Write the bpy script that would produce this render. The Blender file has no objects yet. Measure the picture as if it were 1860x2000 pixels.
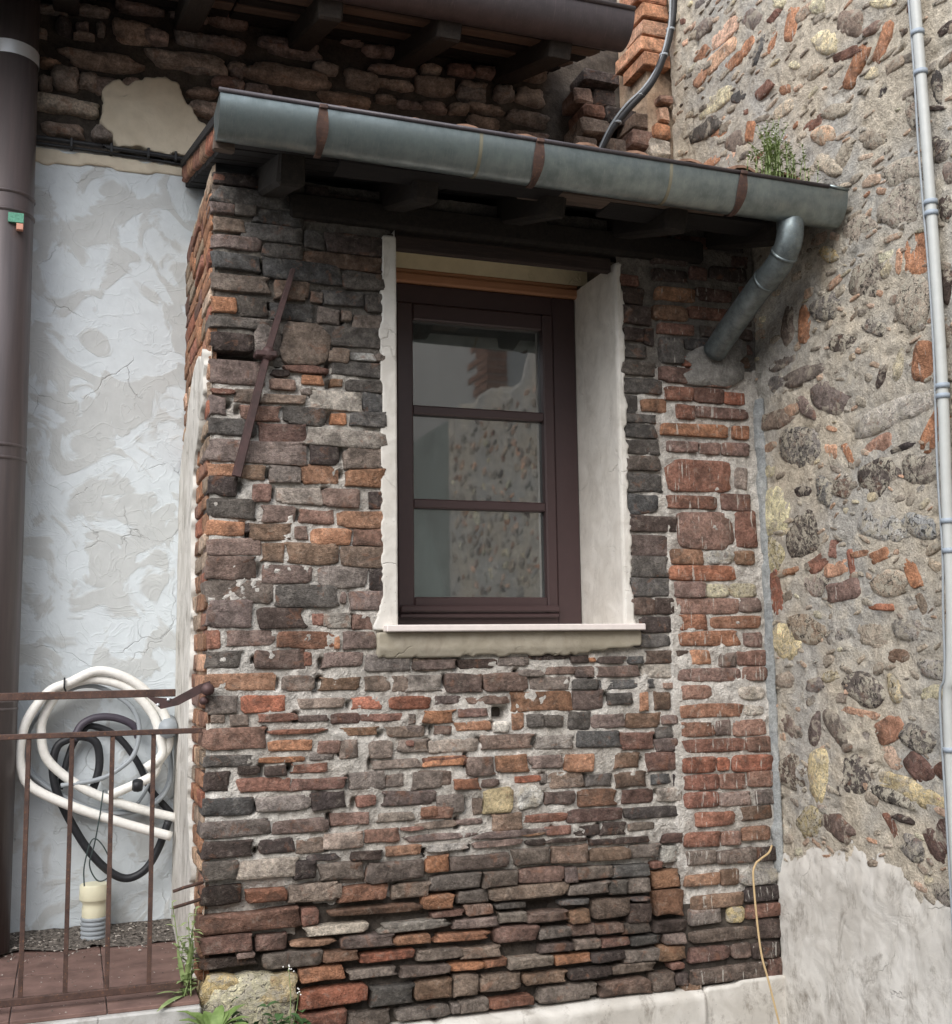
import bpy, bmesh, math, random
import numpy as np
from mathutils import Vector, Matrix

# ------------------------------------------------------------------ camera
sc = bpy.context.scene
C = bpy.context.collection
rng = random.Random(7)
YAW, PITCH, ROLL = (math.radians(a) for a in (19.6, 6.9, -0.77))
EYE = Vector((0, 0, 1.55))
fwd = Vector((math.sin(YAW)*math.cos(PITCH), math.cos(YAW)*math.cos(PITCH), math.sin(PITCH)))
r0 = Vector((math.cos(YAW), -math.sin(YAW), 0)); u0 = r0.cross(fwd)
rt = r0*math.cos(ROLL) + u0*math.sin(ROLL); up = -r0*math.sin(ROLL) + u0*math.cos(ROLL)
cd = bpy.data.cameras.new('camera'); cam = bpy.data.objects.new('camera', cd); C.objects.link(cam)
cd.sensor_fit = 'VERTICAL'; cd.sensor_height = 24; cd.lens = 2230/2000*24
cd.clip_start = .05; cd.clip_end = 500
M = Matrix((rt, up, -fwd)).transposed().to_4x4(); M.translation = EYE
cam.matrix_world = M; sc.camera = cam

# ------------------------------------------------------------------ sky, sun, exposure
SUN_TO = Vector((-.55, -.72, .74)).normalized()          # direction towards the veiled sun
elev = math.asin(SUN_TO.z); azim = math.atan2(SUN_TO.x, SUN_TO.y)
w = bpy.data.worlds.new('World'); sc.world = w; w.use_nodes = True
nt = w.node_tree; bgn = nt.nodes['Background']
sky = nt.nodes.new('ShaderNodeTexSky'); sky.sky_type = 'NISHITA'; sky.sun_disc = False
sky.sun_elevation = elev; sky.sun_rotation = azim; sky.air_density = 1.0; sky.dust_density = 3.0; sky.ozone_density = 2.0
veil = nt.nodes.new('ShaderNodeMix'); veil.data_type = 'RGBA'; veil.inputs[0].default_value = .6      # even cloud veil over the whole sky
veil.inputs[7].default_value = (7.6, 7.9, 8.4, 1)
nt.links.new(sky.outputs[0], veil.inputs[6]); nt.links.new(veil.outputs[2], bgn.inputs[0]); bgn.inputs[1].default_value = .15
sl = bpy.data.lights.new('sun', 'SUN'); sl.energy = 1.1; sl.angle = math.radians(36); sl.color = (1, .985, .965)
so = bpy.data.objects.new('sun', sl); C.objects.link(so)
so.rotation_euler = SUN_TO.to_track_quat('Z', 'Y').to_euler(); so.location = (-4, -4, 9)
sc.view_settings.view_transform = 'Standard'; sc.view_settings.look = 'None'
sc.view_settings.gamma = 1; sc.view_settings.exposure = 0.88; sc.view_settings.use_curve_mapping = False
sc.cycles.max_bounces = 6; sc.cycles.diffuse_bounces = 3; sc.cycles.glossy_bounces = 3; sc.cycles.transparent_max_bounces = 6

# ------------------------------------------------------------------ tables, millimetres on the wall planes
# bricks: centre x, centre z, width, height, colour code
FRONT_BRICKS = '''487 3332 45 25 r;572 3332 125 45 d;672 3330 76 48 d;856 3307 87 70 d;484 3278 45 55 n;643 3266 273 63 g;850 3237 134 60 d;499 3214 91 41 m;586 3216 83 42 g;712 3200 187 57 g;522
3150 120 51 n;687 3136 236 61 g;850 3128 82 70 g;1018 3126 243 77 d;550 3084 190 52 m;727 3066 148 54 g;974 3054 329 59 db;548 3010 185 63 g;801 2998 302 79 g;1050 2982 186 67
g;568 2928 231 63 ng;762 2917 131 74 bn;857 2902 51 43 n;968 2906 162 56 g;1098 2898 89 68 g;508 2840 97 55 o;622 2842 108 72 g;764 2833 161 68 g;905 2830 86 62 n;976 2838 39 36
n;1072 2816 141 63 ng;578 2775 231 44 g;997 2756 300 75 g;540 2700 163 67 d;674 2714 103 120 n;816 2712 180 163 ng;946 2678 81 54 n;1039 2680 104 31 l;1119 2682 56 29 n;565 2586
198 86 m;816 2614 158 27 rd;722 2594 73 27 d;1034 2630 224 55 g;732 2550 94 42 m;845 2576 80 38 o;938 2572 43 30 b;1058 2566 164 49 g;510 2510 86 21 r;493 2458 60 69 m;594 2499 81
52 n;736 2495 161 33 n;821 2529 42 24 n;936 2502 199 74 l;1090 2503 99 76 g;650 2437 153 54 rn;814 2436 163 65 g;946 2430 59 45 o;1068 2434 153 57 g;550 2379 171 64 g;732 2360 181
80 dr;972 2356 323 64 ln;646 2290 362 88 mn;888 2288 111 74 d;1052 2282 185 78 n;514 2218 115 47 o;624 2214 97 53 b;740 2208 124 63 n;873 2214 142 73 ob;1060 2207 179 68 bo;520
2157 95 73 d;656 2136 67 65 rm;798 2130 177 62 lm;958 2128 144 69 m;1106 2124 88 66 d;553 2076 170 72 g;718 2060 128 64 m;862 2054 131 54 mr;1044 2048 210 63 ob;529 2002 130 57
o;606 2006 25 35 d;690 1993 153 63 bn;803 1992 52 51 m;918 1979 159 60 o;1078 1980 151 66 rb;558 1934 185 63 m;698 1918 86 70 b;840 1916 198 79 b;1054 1908 199 81 nb;554 1858 173
84 m;750 1837 179 70 md;964 1829 185 82 n;1108 1822 92 88 d;580 1772 224 85 ng;828 1756 243 81 g;963 1751 26 42 m;1057 1741 150 72 m;550 1692 163 95 md;734 1677 183 76 d;869 1671
46 46 r;940 1666 105 56 l;1037 1660 80 57 mr;490 1601 49 68 r;621 1605 174 58 m;824 1595 211 64 rb;940 1584 21 46 o;1024 1593 127 66 m;530 1529 118 62 g;730 1526 182 72 md;830 1527
31 50 r;961 1522 146 54 m;1134 1506 178 59 n;1292 1499 116 50 n;586 1447 246 64 ob;794 1438 117 57 n;859 1449 15 25 r;948 1434 152 48 b;1093 1430 96 59 n;1184 1428 76 61 n;522 1368
107 61 n;670 1368 159 60 R;879 1365 165 36 ml;1053 1360 122 48 R;1216 1356 163 47 Rr;508 1319 49 32 n;584 1312 64 42 n;721 1317 140 30 r;852 1310 113 27 m;972 1306 115 37 dr;1117
1305 176 30 r;1227 1298 32 41 n;576 1248 210 75 mr;787 1265 212 17 r;1022 1257 153 30 b;1197 1250 146 41 n;770 1216 157 39 o;909 1204 82 47 rn;884 1172 93 31 n;982 1196 73 67
n;1106 1188 91 62 n;1232 1196 119 47 n;550 1170 165 41 g;734 1166 175 22 o;618 1135 78 30 d;717 1128 80 36 d;838 1132 132 34 r;1167 1132 182 32 ml;1360 1134 171 34 r;516 1101 77 68
d;673 1081 198 48 r;874 1074 205 44 rd;1056 1077 137 64 n;1158 1072 69 47 n;1285 1066 120 65 n;556 1012 165 63 g;741 1012 194 52 ml;907 1015 128 62 d;1050 1004 73 41 r;1210 1006
205 54 md;587 934 224 58 nd;804 928 201 46 md;990 943 140 46 mr;1163 940 144 31 nl;1322 946 131 43 rn;551 865 178 59 d;722 865 134 49 d;842 857 106 51 n;964 866 150 54 lr;1110 874
132 51 rb;528 794 110 67 g;696 788 226 64 ln;888 813 117 26 d;1050 808 125 31 d;1192 816 138 36 ob;824 774 80 67 d;957 759 174 60 n;1160 744 212 69 nm;538 708 129 65 d;686 696 147
45 Ro;858 691 186 62 ml;1041 676 181 54 ro;1220 670 144 53 n;638 612 334 69 rm;842 608 65 57 r;1090 611 339 27 br;554 543 161 56 rd;706 532 106 54 rm;564 480 180 34 d;615 500 62 21
m;780 466 206 55 n;851 518 160 21 bo;532 389 113 102 y;692 372 206 94 Y;940 558 224 34 l;1238 543 264 30 lw;1326 621 117 50 o;1322 758 91 61 o;1490 753 237 52 mn;1364 815 167 26
ln;1331 855 262 25 m;1626 849 320 26 m;1226 893 86 15 r;1400 687 197 54 n;1468 627 124 46 n;1364 575 135 21 dr;1474 530 181 32 m;1052 507 198 40 m;1219 496 136 31 o;1414 486 210 27
or;955 464 126 34 br;1129 446 196 31 R;1326 434 172 34 n;1485 426 154 37 n;889 408 160 48 or;1075 392 186 31 n;1268 381 183 32 mn;1432 380 145 29 o;930 326 242 57 R;1144 308 163 64
g;1301 312 142 63 bn;1430 312 101 73 n;888 253 171 52 Rr;1062 232 160 55 n;1263 233 199 44 n;1388 234 34 31 n;1460 236 110 43 n;1560 818 217 23 m;1721 810 88 27 d;1704 848 107 26
b;1818 849 113 35 r;1936 841 114 43 d;2056 840 117 48 d;2180 841 119 31 dl;1857 809 184 16 d;2011 792 125 22 d;2134 790 157 24 d;1704 759 148 60 n;1865 756 156 69 mn;2037 744 170
51 bn;2191 744 138 51 n;1575 684 136 55 n;1742 688 180 53 mr;1865 678 56 54 md;1972 678 158 47 n;2127 673 152 44 g;1690 630 321 48 n;1940 620 171 40 n;2064 616 78 53 g;2157 615 98
56 n;2038 538 154 71 dn;2160 564 88 14 d;2158 507 98 76 d;1616 582 131 21 g;1626 536 109 39 nl;1768 528 167 35 m;1901 518 80 47 b;1886 572 122 23 g;1486 578 110 39 m;1637 477 168
53 rm;1790 468 130 37 n;1912 466 103 40 md;2026 462 115 36 md;2142 453 117 40 gd;1799 412 139 31 md;1932 412 109 35 n;2050 407 121 30 rd;2184 401 128 34 g;1551 378 89 31 or;1694
368 178 39 nl;1869 363 154 34 o;2018 358 134 32 d;2160 346 152 44 n;1750 305 174 38 bn;1936 304 179 35 d;2124 302 189 35 n;1566 306 165 58 n;1606 232 175 30 r;1846 240 241 52
n;2086 234 221 55 md;2246 686 50 26 r;2284 629 120 68 bo;2294 536 125 96 br;2294 446 135 44 d;2308 398 95 38 mn;2294 344 119 52 b;2316 293 60 28 r;2254 240 99 66 dn;2332 240 55 45
d;2316 787 91 38 dr;2312 724 91 67 l;2316 1512 202 53 db;1926 1508 77 24 d;1980 1505 33 20 o;2066 1504 128 28 dm;2175 1502 68 30 g;1949 1458 82 43 dm;2093 1458 196 46 md;1942 1409
114 42 g;2133 1405 247 40 g;2280 1455 155 58 l;1956 1348 137 75 dm;2098 1348 111 47 g;2206 1333 40 74 o;2292 1336 74 74 bd;2328 1396 63 24 rl;1919 1268 98 70 g;2042 1261 149 54
m;2201 1259 158 59 bd;2318 1258 75 37 md;1999 1192 186 66 g;2170 1180 157 68 rd;2302 1208 91 46 g;2302 1156 109 51 dm;1915 1103 130 66 o;2123 1104 112 59 bd;2283 1094 142 73
rd;1864 1035 129 51 n;1997 1031 114 47 gn;2140 1027 140 62 bd;2272 1023 91 40 g;2348 1014 40 52 d;1990 964 179 62 br;2165 960 151 55 dr;2312 959 108 54 lb;1974 898 227 49 dr;2240
894 259 44 dg;1320 1497 170 38 md;1493 1498 160 38 d;1640 1505 126 36 n;1794 1521 175 28 d;1926 1508 81 30 d;1715 1458 107 28 n;1839 1465 126 32 m;1934 1453 63 33 md;1275 1428 150
59 nl;1438 1426 153 71 md;1608 1426 178 71 md;1792 1417 175 52 n;1370 1362 105 34 md;1537 1358 172 32 m;1762 1346 265 80 bo;1332 1301 127 47 ob;1472 1312 122 33 rm;1472 1262 146 36
o;1587 1254 68 45 w;1656 1272 53 65 ob;1727 1274 74 50 g;1805 1269 83 47 g;1233 1252 68 37 nm;1348 1250 70 34 md;1391 1190 194 50 lm;1612 1198 225 54 mn;1814 1187 162 50 nl;1218
1206 31 24 r;1261 1196 50 33 n;1353 1134 158 36 o;1499 1108 110 71 mn;1628 1113 133 64 ob;1769 1114 148 49 rl;1314 1071 142 58 nm;1443 1045 102 42 ro;1538 1043 79 29 dm;1692 1050
118 27 R;1763 1049 32 36 n;1856 1039 146 64 nb;1374 975 104 66 n;1485 960 39 59 n;1568 976 127 91 yn;1700 980 105 79 w;1825 972 128 52 dm;1292 951 69 38 rb;1602 895 127 65 bn;1768
899 188 32 r;1322 901 152 26 n;1456 904 101 23 m;2214 3032 103 71 d;2228 2949 138 76 d;2212 2864 95 55 d;2286 2862 53 75 d;2210 2793 129 54 g;2220 2719 171 58 g;2236 2645 189 66
g;2185 2564 76 74 g;2296 2563 113 56 ob;2230 2504 154 38 g;2232 2450 145 55 g;2230 2384 179 61 g;2232 2314 171 62 gd;2238 2230 170 79 g;2231 2145 144 80 g;2271 2062 230 64 d;2254
1970 187 80 dm;2252 1882 187 89 g;2253 1799 194 74 g;2212 1720 117 67 dm;2313 1720 86 67 d;2272 1646 143 67 d;2249 1578 168 51 g'''
PIER_BRICKS = '''2414 3056 183 61 bo;2388 2971 161 64 bo;2582 2986 214 55 rd;2600 3069 177 54 dr;2531 3160 88 57 rd;2676 3172 179 63 d;2396 3225 167 76 d;2395 3138 162 53 d;2413 2902 172 49 rd;2388
2808 107 114 g;2415 2701 171 66 rm;2591 2696 170 72 rn;2474 2764 70 43 R;2415 2620 134 59 r;2560 2621 147 64 rd;2686 2616 105 53 R;2444 2544 91 62 r;2620 2547 263 48 rm;2487 2466
310 55 o;2710 2467 83 60 or;2422 2393 149 48 mr;2554 2391 99 51 mr;2680 2393 136 58 mr;2496 2270 309 137 r;2701 2266 64 93 ml;2456 2156 236 55 rd;2673 2162 145 75 rd;2517 2037 264
158 mr;2714 2046 109 155 r;2424 1926 157 67 ob;2577 1925 151 60 l;2703 1926 100 61 b;2497 1858 306 66 Ro;2432 1789 147 68 mr;2562 1785 115 61 yl;2688 1786 135 61 yl;2513 1720 298
69 mr;2716 1724 108 62 nr;2434 1652 147 68 ro;2646 1652 240 53 or;2520 1584 288 65 or;2726 1578 89 61 mr;2470 1508 94 60 o;2601 1496 84 61 nm;2716 1502 147 65 rm;2513 1435 290 56
mr;2725 1436 122 60 mr;2446 1365 141 58 mr;2709 1356 122 54 l;2516 1289 295 57 or;2718 1283 97 44 l;2447 1215 152 60 rb;2564 1216 72 64 md;2694 1214 163 66 rn;2524 1147 300 54
r;2732 1144 116 63 rn;2444 1072 157 63 Rr;2558 1070 59 53 R;2698 1068 199 68 R;2450 1002 163 61 Rr;2602 999 130 64 rm;2734 1002 121 65 rb;2450 932 157 61 Rr;2610 926 155 57 rl;2764
927 115 60 dn;2510 853 181 59 r;2706 864 150 57 bd;2450 774 160 60 r;2582 770 94 55 rn;2702 782 133 58 br;2442 702 139 56 n;2608 697 184 58 nd;2754 696 107 55 d;2444 615 159 44
bo;2570 616 83 64 bd;2709 609 186 65 lg;2510 527 237 54 bn;2722 540 176 60 d;2450 471 143 60 n;2592 468 79 67 y;2718 472 175 55 rd;2535 392 300 50 nd;2746 398 122 77 d;2464 324 184
55 rd;2610 322 89 56 md;2726 315 132 62 d;2554 241 351 56 dn;2764 237 69 84 dr;2378 196 81 47 b'''
BACK_STONES = '''-79 4009 264 84 tn;72 4242 337 82 bn;456 4306 335 85 n;201 4406 172 104 bn;-90 3883 175 59 nb;94 3901 125 74 n;-80 4134 117 106 n;16 4140 89 78 n;95 4126 114 88 m;-150 4192 87 38
b;638 4230 154 65 rm;518 4159 127 48 bm;531 4083 152 66 nm;497 4269 127 22 n;636 4424 155 64 m;460 4424 159 69 n;-9 4345 83 20 n;676 4309 78 42 n;448 4536 178 47 m;-100 4382 71 73
d;-20 4393 54 31 m;61 4394 36 61 n;-188 4327 41 26 n;-167 4097 58 56 n;306 4400 112 69 m;200 4150 85 53 m;-146 4448 135 29 n;23 4475 156 42 n;230 4523 210 38 m;635 4539 169 68
m;613 4416 194 63 m;918 4307 388 96 bn;678 4288 65 45 m;680 4223 65 52 m;777 4218 118 44 m;1104 4377 123 58 n;1282 4344 161 89 n;1454 4351 185 46 n;1664 4377 205 85 n;1860 4382 157
87 n;1434 4519 271 68 m;1202 4232 235 53 bn;1408 4268 107 34 n;1526 4257 129 32 m;1656 4265 131 53 m;1788 4275 104 50 n;926 4456 302 79 md;1243 4540 98 41 m;1798 4480 134 53
rm;1948 4494 136 60 m;1642 4459 103 50 n;1441 4426 242 41 m;1859 4360 150 73 n;2034 4395 107 96 n;1930 4293 188 38 n;2180 4400 155 97 n;2170 4281 216 66 n;1990 4497 198 58 m;1920
4210 173 64 bn;2190 4522 172 63 n;1938 4131 165 28 m;2156 4177 223 46 m'''
SIDE_STONES = '''4351 4404 -105 7 33 37 p;4395 4310 -117 7 32 36 pt;4281 4224 -74 4 23 26 o;4446 4108 -120 9 41 44 c;4572 4295 -46 20 32 27 o;4539 4392 -52 13 30 28 o;4165 4243 -40 19 28 25 o;4124
4340 -62 3 44 53 n;4530 4529 -75 8 37 38 n;4546 4660 -49 -5 23 29 n;3824 4156 -29 57 33 22 o;3948 4262 -41 7 14 16 r;3967 4151 -25 36 19 14 o;4072 4162 -36 42 25 18 g;3613 3969 -68
-10 32 58 c;3465 3965 -64 -35 -4 49 n;3455 3782 -56 48 29 24 o;3500 3856 -68 -13 9 21 rd;3293 3793 -45 47 27 22 o;3341 3879 -52 -2 12 21 m;3315 3617 -46 15 28 31 d*;3894 3900 -36
-9 9 22 o;4044 3973 -49 11 22 24 rd;4249 4040 -59 -9 20 33 g;3719 3671 -56 5 17 22 r;3662 3592 -69 -22 6 38 to;4162 3835 -16 38 32 18 o;4434 3937 -46 1 29 34 o;4287 3838 -61 22 54
47 n;4553 4018 -122 -8 34 45 g;3550 3451 -42 51 31 21 t;4516 3835 -86 4 22 26 o;4314 3790 -66 9 23 24 p;3156 3460 -10 -71 -35 -11 nt*;3034 3490 -2 -67 -26 -11 gd;3040 3416 -39 -18
-1 10 d;3231 3267 -92 -7 21 47 lt*;3235 3127 -101 11 50 75 ln*;3485 3122 -76 15 48 61 ln*;3040 3263 -52 -22 -4 44 dn*;2989 3157 -32 -13 -3 38 n;3019 3039 -32 -12 -4 44 d*;2970 3677
-41 4 11 18 d;3930 3824 -76 3 24 30 t;3585 3662 -80 -18 12 33 t;3392 3460 -61 -19 6 41 tn;3646 3457 -28 18 66 54 t;3913 4306 -48 -27 -2 25 c;3654 4146 -44 -24 -3 35 c;3280 3946 -59
-34 -2 21 c;3702 3884 -49 2 22 30 t;3819 3974 -36 -10 8 22 c;3431 2926 -89 41 69 63 ld*;3206 2759 -40 78 72 36 lt*;3173 2930 -15 69 55 23 o;3268 2935 -8 39 14 6 p;3672 3101 -25 17
49 35 yd*;3701 2891 -73 17 42 47 dl*;3848 2865 -15 65 37 12 o;3961 2888 -17 74 38 13 n;3426 2733 -55 -30 -16 22 dl*;3612 2711 -65 -17 -3 43 dg*;3536 2569 -50 68 79 39 nl*;3170 2536
-14 62 45 14 o;3299 2568 -30 58 28 12 ty;3392 2535 -24 34 18 9 d;3334 2386 -205 24 22 41 l;3146 2283 -46 56 32 17 o;3433 2282 -67 19 22 26 rp;3603 2276 -29 -42 -19 4 o;3307 2253
-63 5 5 14 d;3713 2309 -34 -6 -2 28 p;3443 2167 -74 36 61 53 dn*;3221 2160 -80 -2 8 53 dl*;3647 2154 -55 -8 -3 35 nd*;3760 2155 -11 -59 -45 -1 gl*;3901 2356 -132 -23 -6 75 dl*;4114
2117 -21 91 108 18 yc;4167 2306 -67 -11 -2 31 yt;3904 2002 -95 69 79 43 gd*;3428 1981 -124 -44 -27 41 wd*;3247 1962 -71 -32 -26 32 dw*;3865 2654 -132 6 19 32 n;3998 2748 -105 3 20
34 ng;3719 2523 -43 35 88 53 mn;3864 2516 -39 -54 -33 5 m;4084 2506 -127 -5 14 41 n;4072 2662 -102 -7 11 34 gn;4155 1933 -79 -6 -5 70 yd*;3903 2174 -48 -6 -2 23 d;3042 2775 -26 -8
-5 51 d;3049 2596 -26 -7 -4 38 n;4055 1855 -97 14 8 15 bo;3830 1877 -52 26 28 20 r;3721 1926 -7 35 23 3 r;3717 1847 -64 9 13 27 pr;3616 1860 -3 -49 -22 0 R;3560 1891 -52 1 2 13
o;3457 1875 -46 11 12 20 o;3297 1810 -24 -56 -26 5 o;3416 1772 -87 -5 -4 46 tn*;3679 1759 -85 10 11 35 rn;3861 1791 -90 14 21 43 ml*;4128 1760 -20 -92 -39 2 R;3473 1688 -59 -3 -1
13 Ro;3261 1692 -21 -49 -26 5 bt;4077 1568 -101 -2 -5 68 yc;3935 1617 -26 50 107 20 td*;3738 1585 -15 41 55 7 dw*;3533 1588 -81 -1 -4 48 tn;3334 1604 -74 -1 -4 39 ln;3399 1508 -48
0 -2 26 bd;3217 1464 -10 31 80 9 ld*;3428 1403 -11 -58 -39 5 cd*;3602 1385 -96 -34 -40 42 nd*;3796 1429 -56 10 7 21 cd*;4090 1409 -64 1 -2 30 nt;3893 1391 -59 2 -3 29 n;3233 1383
-61 1 -2 25 c;3471 1244 -62 26 27 33 or;3329 1221 -65 -28 -34 33 dl*;3459 1147 -31 -36 -35 16 pt;3329 1120 -44 -34 -37 24 rd;3186 1127 -20 -24 -47 22 rd;3767 1227 -46 -66 -41 14
gn;3616 1215 -52 -60 -38 16 nl;3907 1218 -15 65 35 0 dm;4079 1215 -41 -42 -45 18 mn;3620 1296 -90 -11 -7 14 pd;3714 1058 -117 11 -5 69 dn*;3897 1041 -7 93 60 -6 yc;3383 1033 -184
-26 -23 38 yc;3481 1009 -103 -20 -19 26 g*;4081 1038 -101 9 -6 67 nd*;3797 857 -88 -27 -34 32 dm;3972 847 -21 59 72 -2 yd*;3419 934 -52 -6 -7 12 d;3481 893 -33 -47 -19 8 r;3223 899
-9 -52 -35 9 dr;3381 838 -34 -38 -42 22 dl*;3270 861 -40 -46 -32 17 dr;3240 703 -51 -21 -30 29 dl*'''

PAL = dict(k=(38, 36, 38), d=(74, 64, 60), g=(90, 86, 82), n=(124, 111, 101), m=(124, 105, 96), r=(130, 92, 77), R=(154, 99, 78), o=(166, 118, 87),
           b=(122, 97, 77), l=(168, 160, 149), w=(208, 203, 195), y=(198, 180, 132), Y=(188, 172, 134), p=(202, 158, 128), t=(176, 160, 138), c=(208, 194, 158))
def lin(c, k=1.0): return tuple(min(.9, k*(v/255/12.92 if v < 10.3 else ((v/255+.055)/1.055)**2.4)) for v in c)
def colour(code, r=None):
    r = r or rng
    cs = [lin(PAL[ch], 1.46) for ch in code if ch in PAL]
    wt = (1,) if len(cs) == 1 else (.62, .38)
    c = [sum(a*b for a, b in zip(wt, q)) for q in zip(*cs)]
    g_ = sum(c)/3; c = [q*.88+g_*.12 for q in c]
    k = r.uniform(.82, 1.18); t = r.uniform(-.07, .07)
    return (c[0]*k*(1+t), c[1]*k, c[2]*k*(1-t), 1.0 if '*' in code else (.55 if code[0] in 'lwyYtc' else 0.0))

# ------------------------------------------------------------------ numpy noise
def vnoise(u, v, s, seed=0):
    x = np.asarray(u, float)*s + seed*17.31; y = np.asarray(v, float)*s + seed*9.77
    xi = np.floor(x).astype(np.int64); yi = np.floor(y).astype(np.int64); fx = x-xi; fy = y-yi
    fx = fx*fx*(3-2*fx); fy = fy*fy*(3-2*fy)
    def h(a, b):
        n = (a*374761393 + b*668265263 + seed*2147483) & 0xffffffff
        n = ((n ^ (n >> 13))*1274126177) & 0xffffffff
        return ((n ^ (n >> 16)) & 0xffff)/65535.0
    return (h(xi, yi)*(1-fx)+h(xi+1, yi)*fx)*(1-fy) + (h(xi, yi+1)*(1-fx)+h(xi+1, yi+1)*fx)*fy
def fbm(u, v, s, seed=0, o=3):
    t = 0; a = .5; k = 0
    for i in range(o): t = t + a*vnoise(u, v, s*2**i, seed+i); k += a; a *= .5
    return t/k*2-1

# ------------------------------------------------------------------ object helpers
def mesh_obj(name, verts, faces, mat, parent=None, smooth=False, tint=None, seed=None, loc=None):
    me = bpy.data.meshes.new(name)
    if loc is not None: verts = [(v[0]-loc[0], v[1]-loc[1], v[2]-loc[2]) for v in verts]
    me.from_pydata([tuple(map(float, v)) for v in verts], [], faces)
    me.materials.append(mat)
    if smooth: me.polygons.foreach_set('use_smooth', [True]*len(me.polygons))
    n = len(me.vertices)
    if tint is not None:
        a = me.attributes.new('tint', 'FLOAT_COLOR', 'POINT')
        arr = np.array(tint, float); arr = np.tile(arr, (n, 1)) if arr.ndim == 1 else arr
        a.data.foreach_set('color', arr.ravel())
        s = me.attributes.new('seed', 'FLOAT', 'POINT')
        sa = np.full(n, seed if seed is not None else rng.random()*50) if not isinstance(seed, np.ndarray) else seed
        s.data.foreach_set('value', sa)
    me.update()
    ob = bpy.data.objects.new(name, me); C.objects.link(ob)
    if loc is not None: ob.location = loc
    adopt(ob, parent)
    return ob
def adopt(ob, parent):
    if parent is None: return
    ob.parent = parent
    if parent.parent is None: ob.matrix_parent_inverse = Matrix.Translation(-Vector(parent.location))
    else: ob.matrix_parent_inverse = Matrix.Translation(-(Vector(parent.location)))
def tag(o, label=None, cat=None, group=None, kind=None):
    for k, v in (('label', label), ('category', cat), ('group', group), ('kind', kind)):
        if v: o[k] = v
    return o
def thing(name, label, cat, loc, group=None):
    o = bpy.data.objects.new(name, None); C.objects.link(o); o.location = loc; o.empty_display_size = .1
    return tag(o, label, cat, group)

class MB:
    """collects verts and faces of one mesh object"""
    def __init__(s): s.v = []; s.f = []; s.t = []; s.s = []
    def add(s, v, f, tint=None, seed=0.):
        k = len(s.v); s.v += [tuple(p) for p in v]; s.f += [tuple(i+k for i in q) for q in f]
        s.t += [tint]*len(v); s.s += [seed]*len(v)
    def box(s, a, b, bev=0.0, jit=0.0, rot=None, about=None):
        bm = bmesh.new(); bmesh.ops.create_cube(bm, size=1)
        for v in bm.verts:
            v.co = Vector([(a[i]+b[i])/2 + v.co[i]*(b[i]-a[i]) for i in range(3)])
        if bev: bmesh.ops.bevel(bm, geom=bm.edges[:], offset=bev, segments=1, affect='EDGES')
        if jit:
            for v in bm.verts: v.co += Vector([rng.uniform(-jit, jit) for _ in range(3)])
        if rot is not None:
            c = Vector(about) if about else Vector([(a[i]+b[i])/2 for i in range(3)])
            for v in bm.verts: v.co = c + rot @ (v.co-c)
        bm.verts.index_update()
        s.add([v.co[:] for v in bm.verts], [[v.index for v in f.verts] for f in bm.faces]); bm.free()
        return s
    def tube(s, pts, r, n=10, caps=True, flat=None):
        pts = [Vector(p) for p in pts]; rr = r if isinstance(r, (list, tuple)) else [r]*len(pts)
        t0 = (pts[1]-pts[0]).normalized(); nrm = t0.orthogonal().normalized(); V = []; 
        for i, p in enumerate(pts):
            a = pts[max(i-1, 0)]; b = pts[min(i+1, len(pts)-1)]; t = (b-a).normalized()
            nrm = (nrm - t*nrm.dot(t)).normalized(); bn = t.cross(nrm)
            V += [p + (nrm*math.cos(2*math.pi*j/n) + bn*math.sin(2*math.pi*j/n))*rr[i] for j in range(n)]
        F = [(i*n+j, i*n+(j+1) % n, (i+1)*n+(j+1) % n, (i+1)*n+j) for i in range(len(pts)-1) for j in range(n)]
        if caps: F += [tuple(range(n))[::-1], tuple((len(pts)-1)*n+j for j in range(n))]
        s.add(V, F); return s
    def build(s, name, mat, parent=None, smooth=False, loc=None):
        if s.t and s.t[0] is not None:
            return mesh_obj(name, s.v, s.f, mat, parent, smooth, np.array(s.t), np.array(s.s), loc)
        return mesh_obj(name, s.v, s.f, mat, parent, smooth, None, None, loc)
def spline(pts, k=8):
    P = [Vector(p) for p in pts]; out = []
    for i in range(len(P)-1):
        a, b, c, d = P[max(i-1, 0)], P[i], P[i+1], P[min(i+2, len(P)-1)]
        for j in range(k):
            t = j/k
            out.append(.5*((2*b)+(c-a)*t+(2*a-5*b+4*c-d)*t*t+(3*b-a-3*c+d)*t**3))
    return out+[P[-1]]
def smooth_all(o, ang=None):
    o.data.polygons.foreach_set('use_smooth', [True]*len(o.data.polygons))
    if ang: o.data.set_sharp_from_angle(angle=math.radians(ang))
    return o

class Plane:
    def __init__(s, O, U, V, N): s.O, s.U, s.V, s.N = (np.array(a, float) for a in (O, U, V, N)); s.flip = np.dot(np.cross(s.U, s.V), s.N) < 0
    def at(s, u, v, d): return s.O + s.U*u + s.V*v + s.N*d
FRONT = Plane((0, 4.2, 0), (1, 0, 0), (0, 0, 1), (0, -1, 0))
BACK = Plane((0, 5.2, 0), (1, 0, 0), (0, 0, 1), (0, -1, 0))
RIGHT = Plane((2.814, 0, 0), (0, 1, 0), (0, 0, 1), (-1, 0, 0))
LEFTSIDE = Plane((.46, 0, 0), (0, 1, 0), (0, 0, 1), (-1, 0, 0))

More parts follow.
